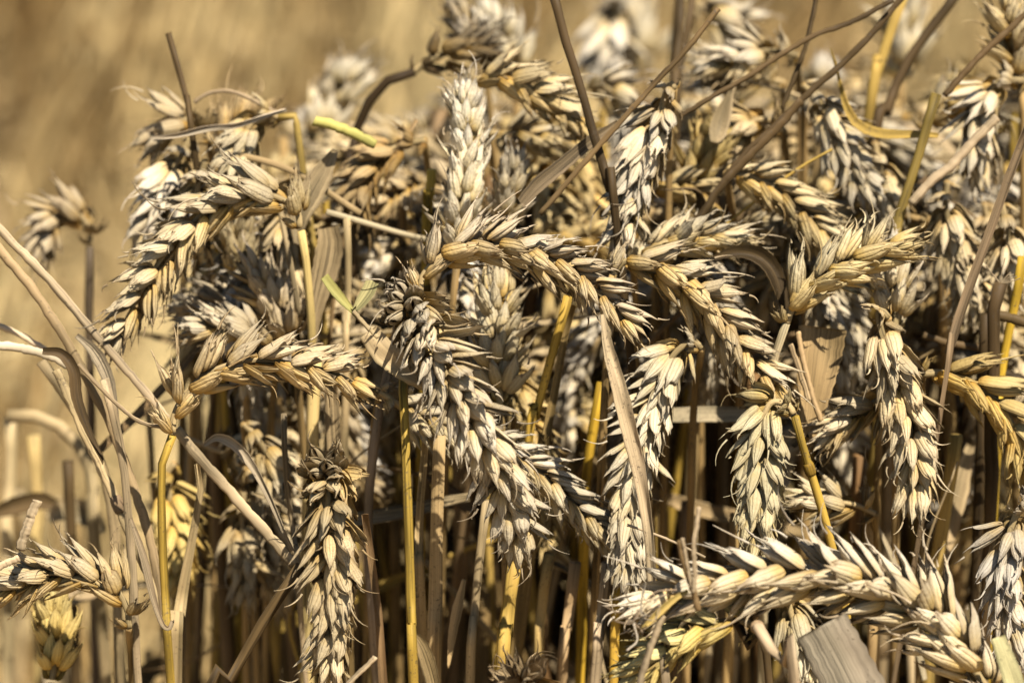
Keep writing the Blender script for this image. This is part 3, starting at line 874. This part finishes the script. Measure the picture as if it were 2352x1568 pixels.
straw("straw_fragment", "second thin sliver crossing in front of the broad golden broken leaf", [(1815, 790), (1836, 850), (1858, 920)], dz=.027, rad=1.0, col=(0.5, 0.35, 0.18))
blade("dry_blade", "dark brown leaf curled over behind the bright cream ear",
      [(1640, 592), (1690, 578), (1740, 588), (1776, 625), (1796, 690), (1800, 740)], dz=.04, widths=(6, 15, 22, 22, 15, 8), col=(0.122, 0.077, 0.03), gutter=.6, twist=-35, wav=.12)
straw("straw_stalk", "long yellow split straw standing in the dark gap right of the shaggy ear",
      [(1306, 680), (1288, 740), (1266, 820), (1244, 900), (1224, 980), (1205, 1080)], dz=.028, rad=1.7, col=(0.58, 0.36, 0.06), to_ground=True, lean=True)
blade("dry_blade", "wide tan half of the split straw in the dark gap right of the shaggy ear",
      [(1318, 700), (1300, 760), (1284, 850), (1264, 950), (1246, 1050), (1230, 1150)], dz=.03, widths=(7, 18, 23, 24, 22, 16, 12), col=(0.42, 0.28, 0.1), to_ground=True, gutter=.4, lean=True)
straw("straw_stalk", "short bright yellow straw glowing in the dark gap under the middle arch",
      [(1384, 880), (1372, 940), (1358, 1010), (1346, 1100), (1340, 1300)], dz=.05, rad=2.0, col=(0.66, 0.4, 0.04), to_ground=True, lean=True)
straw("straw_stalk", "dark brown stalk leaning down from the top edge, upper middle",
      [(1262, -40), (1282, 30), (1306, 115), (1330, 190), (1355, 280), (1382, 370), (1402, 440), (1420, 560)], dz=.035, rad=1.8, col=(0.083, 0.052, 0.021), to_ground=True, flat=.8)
straw("straw_stalk", "long thin grey straw slanting across the upper middle from the top right",
      [(1650, 20), (1580, 110), (1510, 185), (1430, 275), (1350, 365), (1240, 492)], dz=.03, rad=1.1, col=(0.17, 0.107, 0.043))
blade("dry_blade", "brown flat blade slanting beside the long thin grey straw",
      [(1420, 282), (1350, 330), (1290, 380), (1235, 425), (1195, 470)], dz=.042, widths=(8, 14, 16, 18, 14), col=(0.33, 0.235, 0.125), gutter=.3)
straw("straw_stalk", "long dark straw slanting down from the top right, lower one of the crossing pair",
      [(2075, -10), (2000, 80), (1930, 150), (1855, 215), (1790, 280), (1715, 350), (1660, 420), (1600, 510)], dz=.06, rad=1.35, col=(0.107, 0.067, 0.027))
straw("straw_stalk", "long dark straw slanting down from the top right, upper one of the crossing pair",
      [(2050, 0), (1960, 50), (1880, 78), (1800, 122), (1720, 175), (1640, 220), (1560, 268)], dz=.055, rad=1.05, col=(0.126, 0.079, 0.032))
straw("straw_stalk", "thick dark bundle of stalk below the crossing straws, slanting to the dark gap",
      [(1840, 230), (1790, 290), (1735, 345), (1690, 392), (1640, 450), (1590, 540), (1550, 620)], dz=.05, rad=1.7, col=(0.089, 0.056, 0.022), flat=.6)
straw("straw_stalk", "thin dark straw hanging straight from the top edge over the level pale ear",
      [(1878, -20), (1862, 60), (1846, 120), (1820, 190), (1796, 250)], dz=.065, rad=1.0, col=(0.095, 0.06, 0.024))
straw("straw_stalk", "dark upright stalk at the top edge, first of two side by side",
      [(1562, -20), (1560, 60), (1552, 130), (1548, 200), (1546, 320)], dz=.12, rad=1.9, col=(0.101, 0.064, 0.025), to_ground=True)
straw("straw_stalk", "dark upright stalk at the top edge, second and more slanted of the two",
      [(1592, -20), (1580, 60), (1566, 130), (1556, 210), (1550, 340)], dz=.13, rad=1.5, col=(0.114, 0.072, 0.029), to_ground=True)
straw("straw_stalk", "yellow lit stalk dropping from the top edge at the upper right",
      [(2078, -20), (2054, 50), (2036, 100), (2018, 150), (2004, 200), (1990, 300)], dz=.13, rad=2.1, col=(0.46, 0.3, 0.07), to_ground=True)
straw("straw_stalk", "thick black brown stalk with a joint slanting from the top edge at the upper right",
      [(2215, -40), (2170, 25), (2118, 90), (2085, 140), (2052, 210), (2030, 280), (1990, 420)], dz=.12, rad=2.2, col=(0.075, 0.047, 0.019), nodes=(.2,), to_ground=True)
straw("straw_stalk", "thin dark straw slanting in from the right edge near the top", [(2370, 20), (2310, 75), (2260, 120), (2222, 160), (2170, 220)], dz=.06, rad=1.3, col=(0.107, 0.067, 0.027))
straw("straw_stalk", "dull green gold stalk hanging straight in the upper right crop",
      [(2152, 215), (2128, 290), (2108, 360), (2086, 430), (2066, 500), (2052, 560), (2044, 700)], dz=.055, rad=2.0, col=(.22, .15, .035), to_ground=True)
straw("straw_stalk", "bleached thin straw crossing the upper right crop",
      [(2290, 270), (2240, 320), (2185, 380), (2140, 415), (2092, 468)], dz=.05, rad=1.8, col=(0.48, 0.355, 0.202))
blade("straw_stalk", "long brown slanting stalk near the right edge",
      [(2362, 290), (2320, 400), (2270, 540), (2230, 650), (2196, 750), (2176, 830), (2160, 960)], dz=.022, widths=(10, 12, 13, 14, 14, 13, 12), col=(0.34, 0.23, 0.12), gutter=.5, to_ground=True, cat="straw")
straw("straw_stalk", "bright yellow stalk standing at the right edge",
      [(2350, 590), (2336, 670), (2320, 750), (2302, 840), (2290, 940), (2286, 1100)], dz=.045, rad=1.8, col=(0.64, 0.4, 0.04), to_ground=True, lean=True)
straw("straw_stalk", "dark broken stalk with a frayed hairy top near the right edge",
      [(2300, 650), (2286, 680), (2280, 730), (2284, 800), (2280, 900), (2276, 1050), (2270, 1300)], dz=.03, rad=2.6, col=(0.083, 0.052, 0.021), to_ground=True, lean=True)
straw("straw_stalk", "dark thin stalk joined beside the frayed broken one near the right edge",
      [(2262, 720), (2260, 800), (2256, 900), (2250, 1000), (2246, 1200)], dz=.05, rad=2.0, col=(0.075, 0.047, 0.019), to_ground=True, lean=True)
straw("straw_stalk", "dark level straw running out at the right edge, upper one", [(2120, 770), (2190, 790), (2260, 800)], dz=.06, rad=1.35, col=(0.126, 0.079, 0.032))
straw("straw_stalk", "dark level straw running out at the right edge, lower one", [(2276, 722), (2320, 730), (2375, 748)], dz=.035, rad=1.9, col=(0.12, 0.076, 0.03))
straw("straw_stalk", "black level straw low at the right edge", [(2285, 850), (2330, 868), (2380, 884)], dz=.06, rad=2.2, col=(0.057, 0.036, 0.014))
straw("straw_stalk", "dark blurred stick standing out of the crop against the stubble, upper left",
      [(386, 75), (398, 120), (416, 180), (430, 235), (442, 300), (456, 420)], dz=.07, rad=1.25, col=(0.089, 0.056, 0.022), to_ground=True)
blade("dry_blade", "bleached leaf lying across the top of the ears, upper left",
      [(345, 318), (400, 312), (470, 296), (540, 288), (600, 268), (655, 252)], dz=.06, widths=(3, 6, 8, 7, 6, 4), col=(0.8, 0.64, 0.42), gutter=.7, twist=50, wav=.25)
straw("straw_stalk", "thin bowed straw wisp above the bleached leaf, upper left", [(446, 235), (480, 214), (530, 210), (580, 230), (640, 262)], dz=.08, rad=.8, col=(0.36, 0.26, 0.14))
straw("straw_stalk", "yellow straw standing in shade left of the spiky whitish ear",
      [(992, 390), (988, 430), (984, 480), (980, 540), (978, 600)], dz=.075, rad=1.9, col=(0.58, 0.38, 0.06), to_ground=True, lean=True, nodes=(.12,))
straw("straw_stalk", "pale straw standing left of the V of yellow green splinters",
      [(796, 500), (800, 580), (800, 680), (796, 780), (794, 900)], dz=.06, rad=1.35, col=(0.52, 0.38, 0.18), to_ground=True, lean=True)
blade("dry_blade", "split sheath opening at the foot of the bright yellow stem in the middle",
      [(936, 1466), (952, 1460), (972, 1490), (990, 1545), (1006, 1620)], dz=-.002, widths=(6, 16, 18, 16, 12), col=(0.46, 0.32, 0.14), gutter=.5, twist=20)
straw("straw_fragment", "pale broken straw end standing up at the left edge", [(86, 1150), (72, 1180), (60, 1215), (46, 1262)], dz=-.006, rad=1.7, col=(0.56, 0.414, 0.235), flat=.5)
straw("straw_fragment", "pale straw end poking in at the left edge, low down", [(-20, 1312), (10, 1295), (44, 1282)], dz=-.008, rad=1.3, col=(0.56, 0.414, 0.235), flat=.6)
straw("straw_fragment", "pale straw tips crossing at the bottom edge beside the hanging brown ear", [(862, 1508), (830, 1540), (790, 1580), (750, 1640)], dz=-.02, rad=1.0, col=(0.52, 0.385, 0.218))
blade("straw_fragment", "pale yellow green cut straw end standing in the lower right corner",
      [(2292, 1462), (2306, 1500), (2322, 1545), (2345, 1620)], dz=-.05, widths=(16, 20, 22, 22), col=(0.85, 0.75, 0.36), gutter=.15, ragged=.003, cat="straw")
blade("straw_fragment", "bright golden sliver lying over the frayed tip of the big pale ear",
      [(1580, 1356), (1550, 1374), (1520, 1400), (1478, 1440)], dz=-.052, widths=(4, 7, 8, 4), col=(0.66, 0.46, 0.13), gutter=.3, ragged=.002, cat="straw")
straw("twig", "thin brown twig standing in front of the tip of the big pale ear", [(1560, 1240), (1574, 1300), (1592, 1355), (1604, 1402)], dz=-.056, rad=1.1, col=(0.19, 0.12, 0.048), cat="twig")
straw("twig", "forked pale twig rising beside the thin brown twig", [(1606, 1165), (1600, 1210), (1594, 1250), (1596, 1320), (1592, 1360)], dz=-.058, rad=1.0, col=(0.42, 0.31, 0.176), cat="twig")
straw("twig", "short pale twig between the forked twig and the thin brown twig", [(1568, 1235), (1576, 1280), (1586, 1330), (1590, 1360)], dz=-.057, rad=.7, col=(0.46, 0.34, 0.193), cat="twig")
straw("twig", "grey curved twig hanging from the tip of the big pale ear", [(1522, 1412), (1508, 1450), (1490, 1500), (1466, 1580)], dz=-.05, rad=1.3, col=(0.36, 0.266, 0.151), cat="twig")
straw("straw_stalk", "dark thin straw running out from under the big pale ear", [(1676, 1398), (1700, 1445), (1735, 1510), (1770, 1600)], dz=-.03, rad=1.5, col=(0.107, 0.067, 0.027), to_ground=True)
straw("straw_stalk", "split grey tan straw dropping from the tip of the big pale ear", [(1508, 1440), (1516, 1490), (1526, 1560), (1536, 1660)], dz=-.03, rad=1.7, col=(0.4, 0.29, 0.16), to_ground=True, flat=.6)
straw("straw_stalk", "thin bent straw hair leading out of the hanging bright ear to the twigs", [(1440, 1205), (1500, 1225), (1560, 1250), (1620, 1280)], dz=-.004, rad=.5, col=(0.46, 0.34, 0.193))
blade("straw_stalk", "wide flat tan stalk with shadow bands right of the bright yellow stem in the middle", [(1010, 1000), (1006, 1100), (1002, 1250), (1000, 1400), (996, 1568)], dz=.018, widths=(14, 19, 20, 20, 20, 18, 16), col=(0.7, 0.48, 0.21), to_ground=True, gutter=-.35, lean=True, cat="straw")
blade("dry_blade", "tan sheath leaning beside the wide flat tan stalk in the middle", [(978, 1000), (972, 1080), (964, 1180), (962, 1300), (966, 1420)], dz=.026, widths=(8, 16, 17, 14, 8, 6, 6), col=(0.66, 0.46, 0.2), to_ground=True, gutter=.4, lean=True)
straw("straw_stalk", "slender pale straw rising under the tip of the shaggy middle ear", [(1118, 1150), (1104, 1260), (1094, 1360), (1086, 1460), (1078, 1568)], dz=.022, rad=1.75, col=(0.52, 0.38, 0.19), to_ground=True, lean=True)
straw("straw_stalk", "thick golden stalk standing below the tip of the shaggy middle ear", [(1182, 1290), (1172, 1360), (1162, 1460), (1152, 1568)], dz=.02, rad=2.9, col=(.42, .27, .06), to_ground=True, lean=True, flat=.8)
straw("straw_stalk", "blurred tan stalk right of the thick golden one", [(1262, 1270), (1250, 1350), (1240, 1430), (1236, 1568)], dz=.05, rad=2.2, col=(0.52, 0.35, 0.12), to_ground=True, lean=True)
straw("straw_stalk", "reddish tan stalk second to the right of the thick golden one", [(1322, 1290), (1312, 1370), (1300, 1450), (1292, 1568)], dz=.045, rad=2.2, col=(0.46, 0.3, 0.14), to_ground=True, lean=True)
straw("straw_stalk", "pale greyish stalk near the frayed tip of the big pale ear", [(1396, 1290), (1386, 1380), (1374, 1480), (1366, 1568)], dz=.03, rad=2.4, col=(0.48, 0.355, 0.202), to_ground=True, lean=True)
blade("dry_blade", "short tan sliver leaning between the wide tan stalk and the slender pale straw", [(1066, 1330), (1052, 1390), (1040, 1450), (1030, 1530)], dz=.03, widths=(5, 13, 10, 3), col=(0.62, 0.42, 0.18), gutter=.3)
blade("dry_blade", "curled brown sheath left of the bright yellow stem low in the middle", [(838, 1180), (852, 1280), (868, 1400), (880, 1568)], dz=.014, widths=(8, 13, 14, 13, 10), col=(0.44, 0.27, 0.12), to_ground=True, gutter=.6, lean=True)
straw("straw_stalk", "tan stalk standing below the folded shaded ear", [(1690, 1180), (1684, 1300), (1676, 1420), (1670, 1568)], dz=.06, rad=2.2, col=(0.46, 0.3, 0.11), to_ground=True, lean=True)
straw("straw_stalk", "broad ochre stalk standing under the golden yellow ear on the right", [(2196, 1000), (2180, 1120), (2160, 1240), (2136, 1400), (2130, 1568)], dz=.055, rad=2.8, col=(0.54, 0.36, 0.1), to_ground=True, lean=True)
blade("dry_blade", "blurred tan leaf behind the broad ochre stalk on the right", [(2230, 1020), (2200, 1120), (2170, 1230), (2150, 1330)], dz=.09, widths=(10, 30, 30, 12), col=(0.66, 0.48, 0.24), gutter=.3)
straw("straw_stalk", "yellow stalk glowing below the long bright hanging ear", [(1420, 1330), (1414, 1420), (1410, 1568)], dz=.03, rad=1.9, col=(0.56, 0.34, 0.05), to_ground=True, lean=True)
straw("straw_stalk", "tan stalk rising behind the shiny yellow stem, low on the right", [(1990, 1120), (1994, 1250), (2000, 1400), (2004, 1568)], dz=.05, rad=2.0, col=(0.44, 0.29, 0.12), to_ground=True, lean=True)

# more of the soft ears at the upper left and upper right, and the litter at the left edge
wheat("brown blurred ear bent over under the dark stick, upper left", [(484, 322), (462, 290), (424, 276), (386, 290), (362, 322), (352, 360)], dz=.10, roll=40, size=1.2, tint=(.9, .8, .62), gape=.5, spread=33)
wheat("pale ear hanging between the white blurred ear and the soft hooked ear", [(470, 372), (462, 400), (450, 450), (440, 505), (436, 560)], dz=.07, roll=66, size=1.15, tint=PALE, gape=.4, spread=33)
wheat("pale ear standing in the hollow of the long soft hooked ear", [(556, 640), (548, 580), (540, 520), (534, 470)], dz=.08, roll=70, size=1.15, tint=(1.1, 1.06, .96), gape=.6, base_sterile=0, spread=34, stem=[(558, 650), (562, 800)])
wheat("brownish ear nodding at the top of the crop left of the white lit ear", [(1800, 300), (1776, 280), (1738, 276), (1704, 300), (1688, 345), (1684, 390)], dz=.10, roll=40, size=1.2, tint=(1.0, .88, .66), gape=.4, spread=32)
wheat("cream ear dropping between the dull green gold stalk and the cream pointing ear", [(2010, 330), (2018, 372), (2030, 425), (2040, 480), (2046, 530)], dz=.095, roll=60, size=1.2, tint=(1.06, 1.0, .84), gape=.3, spread=31)
wheat("ear leaning right out of the dense crop beside the bleached thin straw", [(2120, 300), (2150, 262), (2190, 242), (2230, 244), (2262, 262)], dz=.11, roll=25, size=1.2, tint=(1.06, 1.0, .84), gape=.3, spread=31)
wheat("cream ear hanging at the right edge behind the long brown slanting stalk", [(2300, 470), (2310, 520), (2318, 580), (2330, 640), (2336, 700)], dz=.07, roll=60, size=1.25, tint=(1.08, 1.02, .88), gape=.3, spread=31)
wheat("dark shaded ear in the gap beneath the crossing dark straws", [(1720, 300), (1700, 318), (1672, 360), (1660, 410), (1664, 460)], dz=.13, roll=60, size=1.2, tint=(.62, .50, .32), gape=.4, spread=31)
wheat("golden ear arching over behind the dark curled brown leaf", [(1440, 470), (1470, 440), (1520, 425), (1580, 436), (1625, 470), (1650, 520)], dz=.09, roll=20, size=1.2, tint=(1.02, .9, .62), gape=.3, spread=30)
wheat("tan ear hanging in the shade between the hanging brown ear and the curled white leaf", [(560, 1130), (556, 1180), (560, 1240), (568, 1310), (572, 1380)], dz=.085, roll=60, size=1.2, tint=(.8, .72, .55), gape=.5, spread=33)
straw("straw_stalk", "pale level straw sticking in from the left edge at the fallen stalks", [(-30, 792), (40, 798), (112, 816), (170, 846)], dz=.03, rad=1.7, col=(0.66, 0.53, 0.34))
straw("straw_stalk", "thinner tan straw slanting in from the left edge above the pale level one", [(-30, 738), (40, 766), (100, 800), (150, 830)], dz=.05, rad=1.2, col=(0.56, 0.43, 0.26))
straw("straw_stalk", "blurred tan stalk bent like an elbow near the left edge", [(20, 955), (90, 958), (150, 990), (196, 1050), (216, 1130), (222, 1300)], dz=.16, rad=2.8, col=(0.42, 0.31, 0.15), to_ground=True)
straw("straw_stalk", "blurred pale stalk standing at the left edge, first of a pair", [(24, 960), (26, 1060), (20, 1180), (16, 1300)], dz=.2, rad=2.9, col=(0.58, 0.44, 0.22), to_ground=True, lean=True)
straw("straw_stalk", "blurred golden stalk standing near the left edge, second of a pair", [(78, 1000), (84, 1100), (86, 1220), (84, 1340)], dz=.2, rad=2.6, col=(0.56, 0.4, 0.15), to_ground=True, lean=True)
straw("straw_stalk", "blurred dark stalk standing in the litter left of the fallen stalks", [(156, 1060), (160, 1160), (166, 1280), (168, 1420)], dz=.15, rad=2.6, col=(0.1, 0.063, 0.025), to_ground=True, lean=True)
blade("dry_blade", "blurred tan leaf lying in the litter left of the fallen stalks", [(110, 1190), (150, 1170), (200, 1180), (240, 1220)], dz=.17, widths=(14, 34, 34, 12), col=(0.66, 0.5, 0.26), gutter=.4)
blade("dry_blade", "blurred dark leaf sagging above the brown corner ear", [(-20, 1180), (40, 1160), (100, 1150), (150, 1170)], dz=.18, widths=(14, 26, 24, 10), col=(0.15, 0.095, 0.037), gutter=.4)
blade("dry_blade", "blurred pale brown leaf behind the brown corner ear", [(120, 1300), (150, 1340), (200, 1352), (250, 1340)], dz=.13, widths=(12, 30, 30, 12), col=(0.5, 0.36, 0.18), gutter=.4)
# fine tangle of hairs at the frayed tip
r_ = random.Random(5)
for k in range(16):
    a = r_.uniform(0, 6.28)
    x0, y0 = 1478 + r_.uniform(-40, 40), 1392 + r_.uniform(-32, 40)
    L = r_.uniform(25, 70)
    straw("straw_hair", "fine curled fibre in the frayed tangle at the tip of the big pale ear",
          [(x0, y0), (x0 + L * .5 * math.cos(a), y0 + L * .5 * math.sin(a) + 8), (x0 + L * math.cos(a + .5), y0 + L * math.sin(a + .5))], dz=-.05 + r_.uniform(-.006, .006),
          rad=r_.uniform(.14, .3), col=r_.choice([(.42, .33, .22), (.28, .2, .12), (.5, .42, .3)]), cat="fibre", group="fibres tangled at the frayed ear tip")
for k in range(9):
    a = R(r_.uniform(-150, -10))
    L = r_.uniform(18, 60)
    straw("straw_hair", "fine hair at the frayed top of the dark broken stalk",
          [(2298, 652), (2298 + L * .5 * math.cos(a), 652 + L * .5 * math.sin(a)), (2298 + L * math.cos(a) + 5, 652 + L * math.sin(a) + r_.uniform(-6, 10))], dz=.03,
          rad=.2, col=(0.36, 0.266, 0.151), cat="fibre", group="hairs on the dark broken stalk")

# ------------------------------------------------------------------ the rest of the crop
r = random.Random(21)


def canopy_limit(px):
    """how high in the picture the crop stands, left to right"""
    tab = [(-900, 1500), (0, 1300), (240, 1200), (260, 560), (330, 400), (640, 330), (760, 420), (900, 330), (1000, 240), (1300, 240), (1500, 210), (1600, 170), (2000, 150), (2352, 120), (3400, 100)]
    for (a, b), (c, d) in zip(tab, tab[1:]):
        if a <= px <= c: return b + (d - b) * (px - a) / (c - a)
    return 400


def dense_plant(x, y, label, group, ear=True):
    """a standing plant in world space: stem, nodding ear, a dry leaf or two"""
    h = r.uniform(.60, .70)
    px, py, _ = proj(Vector((x, y, h)))
    lim = canopy_limit(px) + (r.uniform(-15, 100) if ear and r.random() < .75 else r.uniform(20, 300))
    while py < lim and h > .15:
        h -= .01
        px, py, _ = proj(Vector((x, y, h)))
    a = r.uniform(0, 2 * math.pi)
    d = Vector((math.cos(a), math.sin(a) * .8 - .25, 0)).normalized()
    if px < 700: d.x = abs(d.x) * (1 if px < 560 else .3)
    foot = Vector((x, y, 0)) - d * r.uniform(0, .04)
    top = Vector((x, y, h))
    col = r.choice([S_TAN, S_BRN, (.40, .27, .11), (.55, .36, .09), S_YEL, (.26, .17, .08), (.34, .24, .12), S_PALE, (.2, .13, .06)])
    t = root("wheat_plant" if ear else "straw_stalk", foot, label, "wheat plant" if ear else "straw", group)
    bow = r.uniform(.012, .03)
    if ear:
        sp = [foot, foot.lerp(top, .5) + Vector((r.gauss(0, .012), r.gauss(0, .012), 0)), top - Vector((0, 0, bow)), top + d * bow * .35]
        e0 = sp[-1]
        L = r.uniform(.075, .098)
        droop = r.uniform(.3, 1.0)
        pts, p, ang = [e0], e0.copy(), R(35)
        for k in range(6):
            ang -= R(12 + 17 * droop) * (1.3 if k < 3 else .6)
            p = p + (d * math.cos(ang) + Vector((0, 0, math.sin(ang)))) * (L / 6)
            pts.append(p.copy())
        make_ear(t, foot, pts, r.uniform(-90, 90), r.uniform(1.0, 1.25), r.choice([CREAM, PALE, (1.03, .92, .7), (1.05, .9, .55), GREY, (.85, .75, .58)]), r=r, gape=r.choice([.1, .3, .6]), stem_col=col, spread=r.uniform(23, 32))
    else:
        top.z *= r.uniform(.5, .97)
        top.x += r.gauss(0, .035)
        sp = [foot, foot.lerp(top, .5) + Vector((r.gauss(0, .015), r.gauss(0, .015), 0)), top]
    sp = [sp[0]] + sp[1:]
    make_stem(t, foot, sp, r.uniform(.0013, .0024), col, (r.uniform(.45, .6), r.uniform(.7, .85)), r)
    for q in range(r.choice([1, 1, 2, 3])):
        z = r.uniform(.35, .8) * top.z
        b = sp[0].lerp(sp[1], z / top.z * 2) if z < top.z / 2 else sp[1].lerp(top, z / top.z * 2 - 1)
        aa = r.uniform(0, 6.28)
        ld = Vector((math.cos(aa), math.sin(aa), 0))
        LL = r.uniform(.07, .2)
        up = r.uniform(-.2, .8)
        lp = [b, b + ld * LL * .12 + Vector((0, 0, LL * .3 * up)), b + ld * LL * .3 + Vector((0, 0, LL * .2 * up - LL * .05)), b + ld * LL * .4 - Vector((0, 0, LL * .3)), b + ld * LL * r.uniform(.2, .45) - Vector((0, 0, LL * .65))]
        path, _ = smooth([v - foot for v in lp], 22)
        wd = r.uniform(.003, .0055)
        lm = MB()
        lm.ribbon(path, [wd * min(1, .4 + 2 * i / 21) * (1 - .85 * (i / 21) ** 2) for i in range(22)], Vector((0, -.4, 1)) + ld * .3, r.uniform(.2, .6), .00015, 5, r.uniform(0, 20), R(r.uniform(-120, 120)), .08, .001)
        lm.build("leaf", M_LEAF, t, r.choice([S_TAN, (.44, .31, .14), (.36, .25, .12), (.52, .40, .22)]))


n_e = n_s = 0
for k in range(4000):
    x, y = (r.uniform(-.20, .26) if r.random() < .5 else r.choice([r.uniform(0, .24), r.uniform(-.13, .02)])), r.uniform(.975, 1.26) if k % 2 == 0 else r.uniform(.925, 1.14)
    px, py, _ = proj(Vector((x, y, .62)))
    if px < 470 and (k % 2 == 0 or r.random() < .75): continue
    if px < 640 and y > 1.12 and r.random() < .6: continue
    if n_e < 300 and k % 2 == 0:
        n_e += 1
        dense_plant(x, y, "dry wheat plant in the dense shaded crop behind the sharp ears", "wheat plants deep in the standing crop")
    elif n_s < 145:
        n_s += 1
        dense_plant(x, y, "bare dry stalk in the shaded thicket beneath the ears", "bare stalks deep in the standing crop", ear=False)
    if n_e >= 300 and n_s >= 145: break

r = random.Random(77)
for k in range(190):                                     # broken bits of straw and leaf caught among the ears
    x, y = r.uniform(-.14, .36), r.uniform(.93, 1.2)
    px, py, dz = proj(Vector((x, y, .66)))
    lim = canopy_limit(px)
    if px < 300: continue
    q = P(px, r.uniform(max(lim + 60, 200), 1500), dz)
    if q.y < .90: continue
    a = r.uniform(0, math.pi)
    d = Vector((math.cos(a), r.uniform(-.5, .5), math.sin(a) * r.uniform(.4, 1.2))).normalized() * r.uniform(.02, .10)
    bow = Vector((r.gauss(0, .006), 0, r.gauss(0, .006)))
    path, _ = smooth([-d * .5, bow, d * .5], 14)
    m = MB()
    c = r.choice([(.50, .37, .19), (.42, .29, .13), (.30, .19, .08), (.56, .45, .26), (.55, .36, .08)])
    if r.random() < .5:
        rr = r.uniform(.0004, .0013)
        m.tube(path, [rr] * 14, 6, uoff=r.uniform(0, 20), flat=r.choice([1, .5]))
        o = m.build("straw_fragment", M_STEM, None, c, loc=q)
    else:
        wd = r.uniform(.0012, .0035)
        m.ribbon(path, [wd * (.3 + .7 * math.sin(math.pi * min(1, i / 13 + .15))) for i in range(14)], Vector((0, -.6, 1)), r.uniform(.2, .6), .00015, 5, r.uniform(0, 20), R(r.uniform(-100, 100)), .1, .003)
        o = m.build("straw_fragment", M_LEAF, None, c, loc=q)
    tag(o, "small broken bit of dry straw caught among the stalks and ears", "straw", "broken bits of straw caught in the crop")

for k in range(90):                                     # short broken stalks at the thin left margin of the strip
    x, y = r.uniform(-.26, -.07), r.uniform(1.0, 1.30)
    h = r.uniform(.18, .52)
    foot = Vector((x, y, 0))
    top = foot + Vector((r.gauss(.01, .17) * h, r.gauss(0, .06), h))
    t = root("straw_stalk", foot, "short broken straw stalk in the thin lower left margin of the crop", "straw", "short stalks at the crop margin")
    c = r.choice([S_TAN, S_PALE, S_YEL, (.46, .33, .15), S_BRN, (.14, .09, .04), (.22, .14, .06)])
    make_stem(t, foot, [foot, foot.lerp(top, .5) + Vector((r.gauss(0, .01), 0, 0)), top], r.uniform(.0014, .0026), c, (r.uniform(.4, .7),), r)
    if r.random() < .75:
        b = foot.lerp(top, r.uniform(.5, .95))
        a = r.uniform(0, 6.28)
        L = r.uniform(.05, .14)
        ld = Vector((math.cos(a), math.sin(a), 0)) * L
        path, _ = smooth([v - foot for v in (b, b + ld * .3 + Vector((0, 0, L * .25)), b + ld * .7, b + ld * .9 - Vector((0, 0, L * .5)))], 18)
        lm = MB()
        wd = r.uniform(.003, .006)
        lm.ribbon(path, [wd * (1 - .8 * (i / 17) ** 2) for i in range(18)], Vector((0, -.4, 1)), r.uniform(.2, .6), .00015, 5, r.uniform(0, 20), R(r.uniform(-90, 90)), .08, .002)
        lm.build("leaf", M_LEAF, t, r.choice([(.56, .42, .21), (.66, .5, .28), (.44, .31, .14)]))
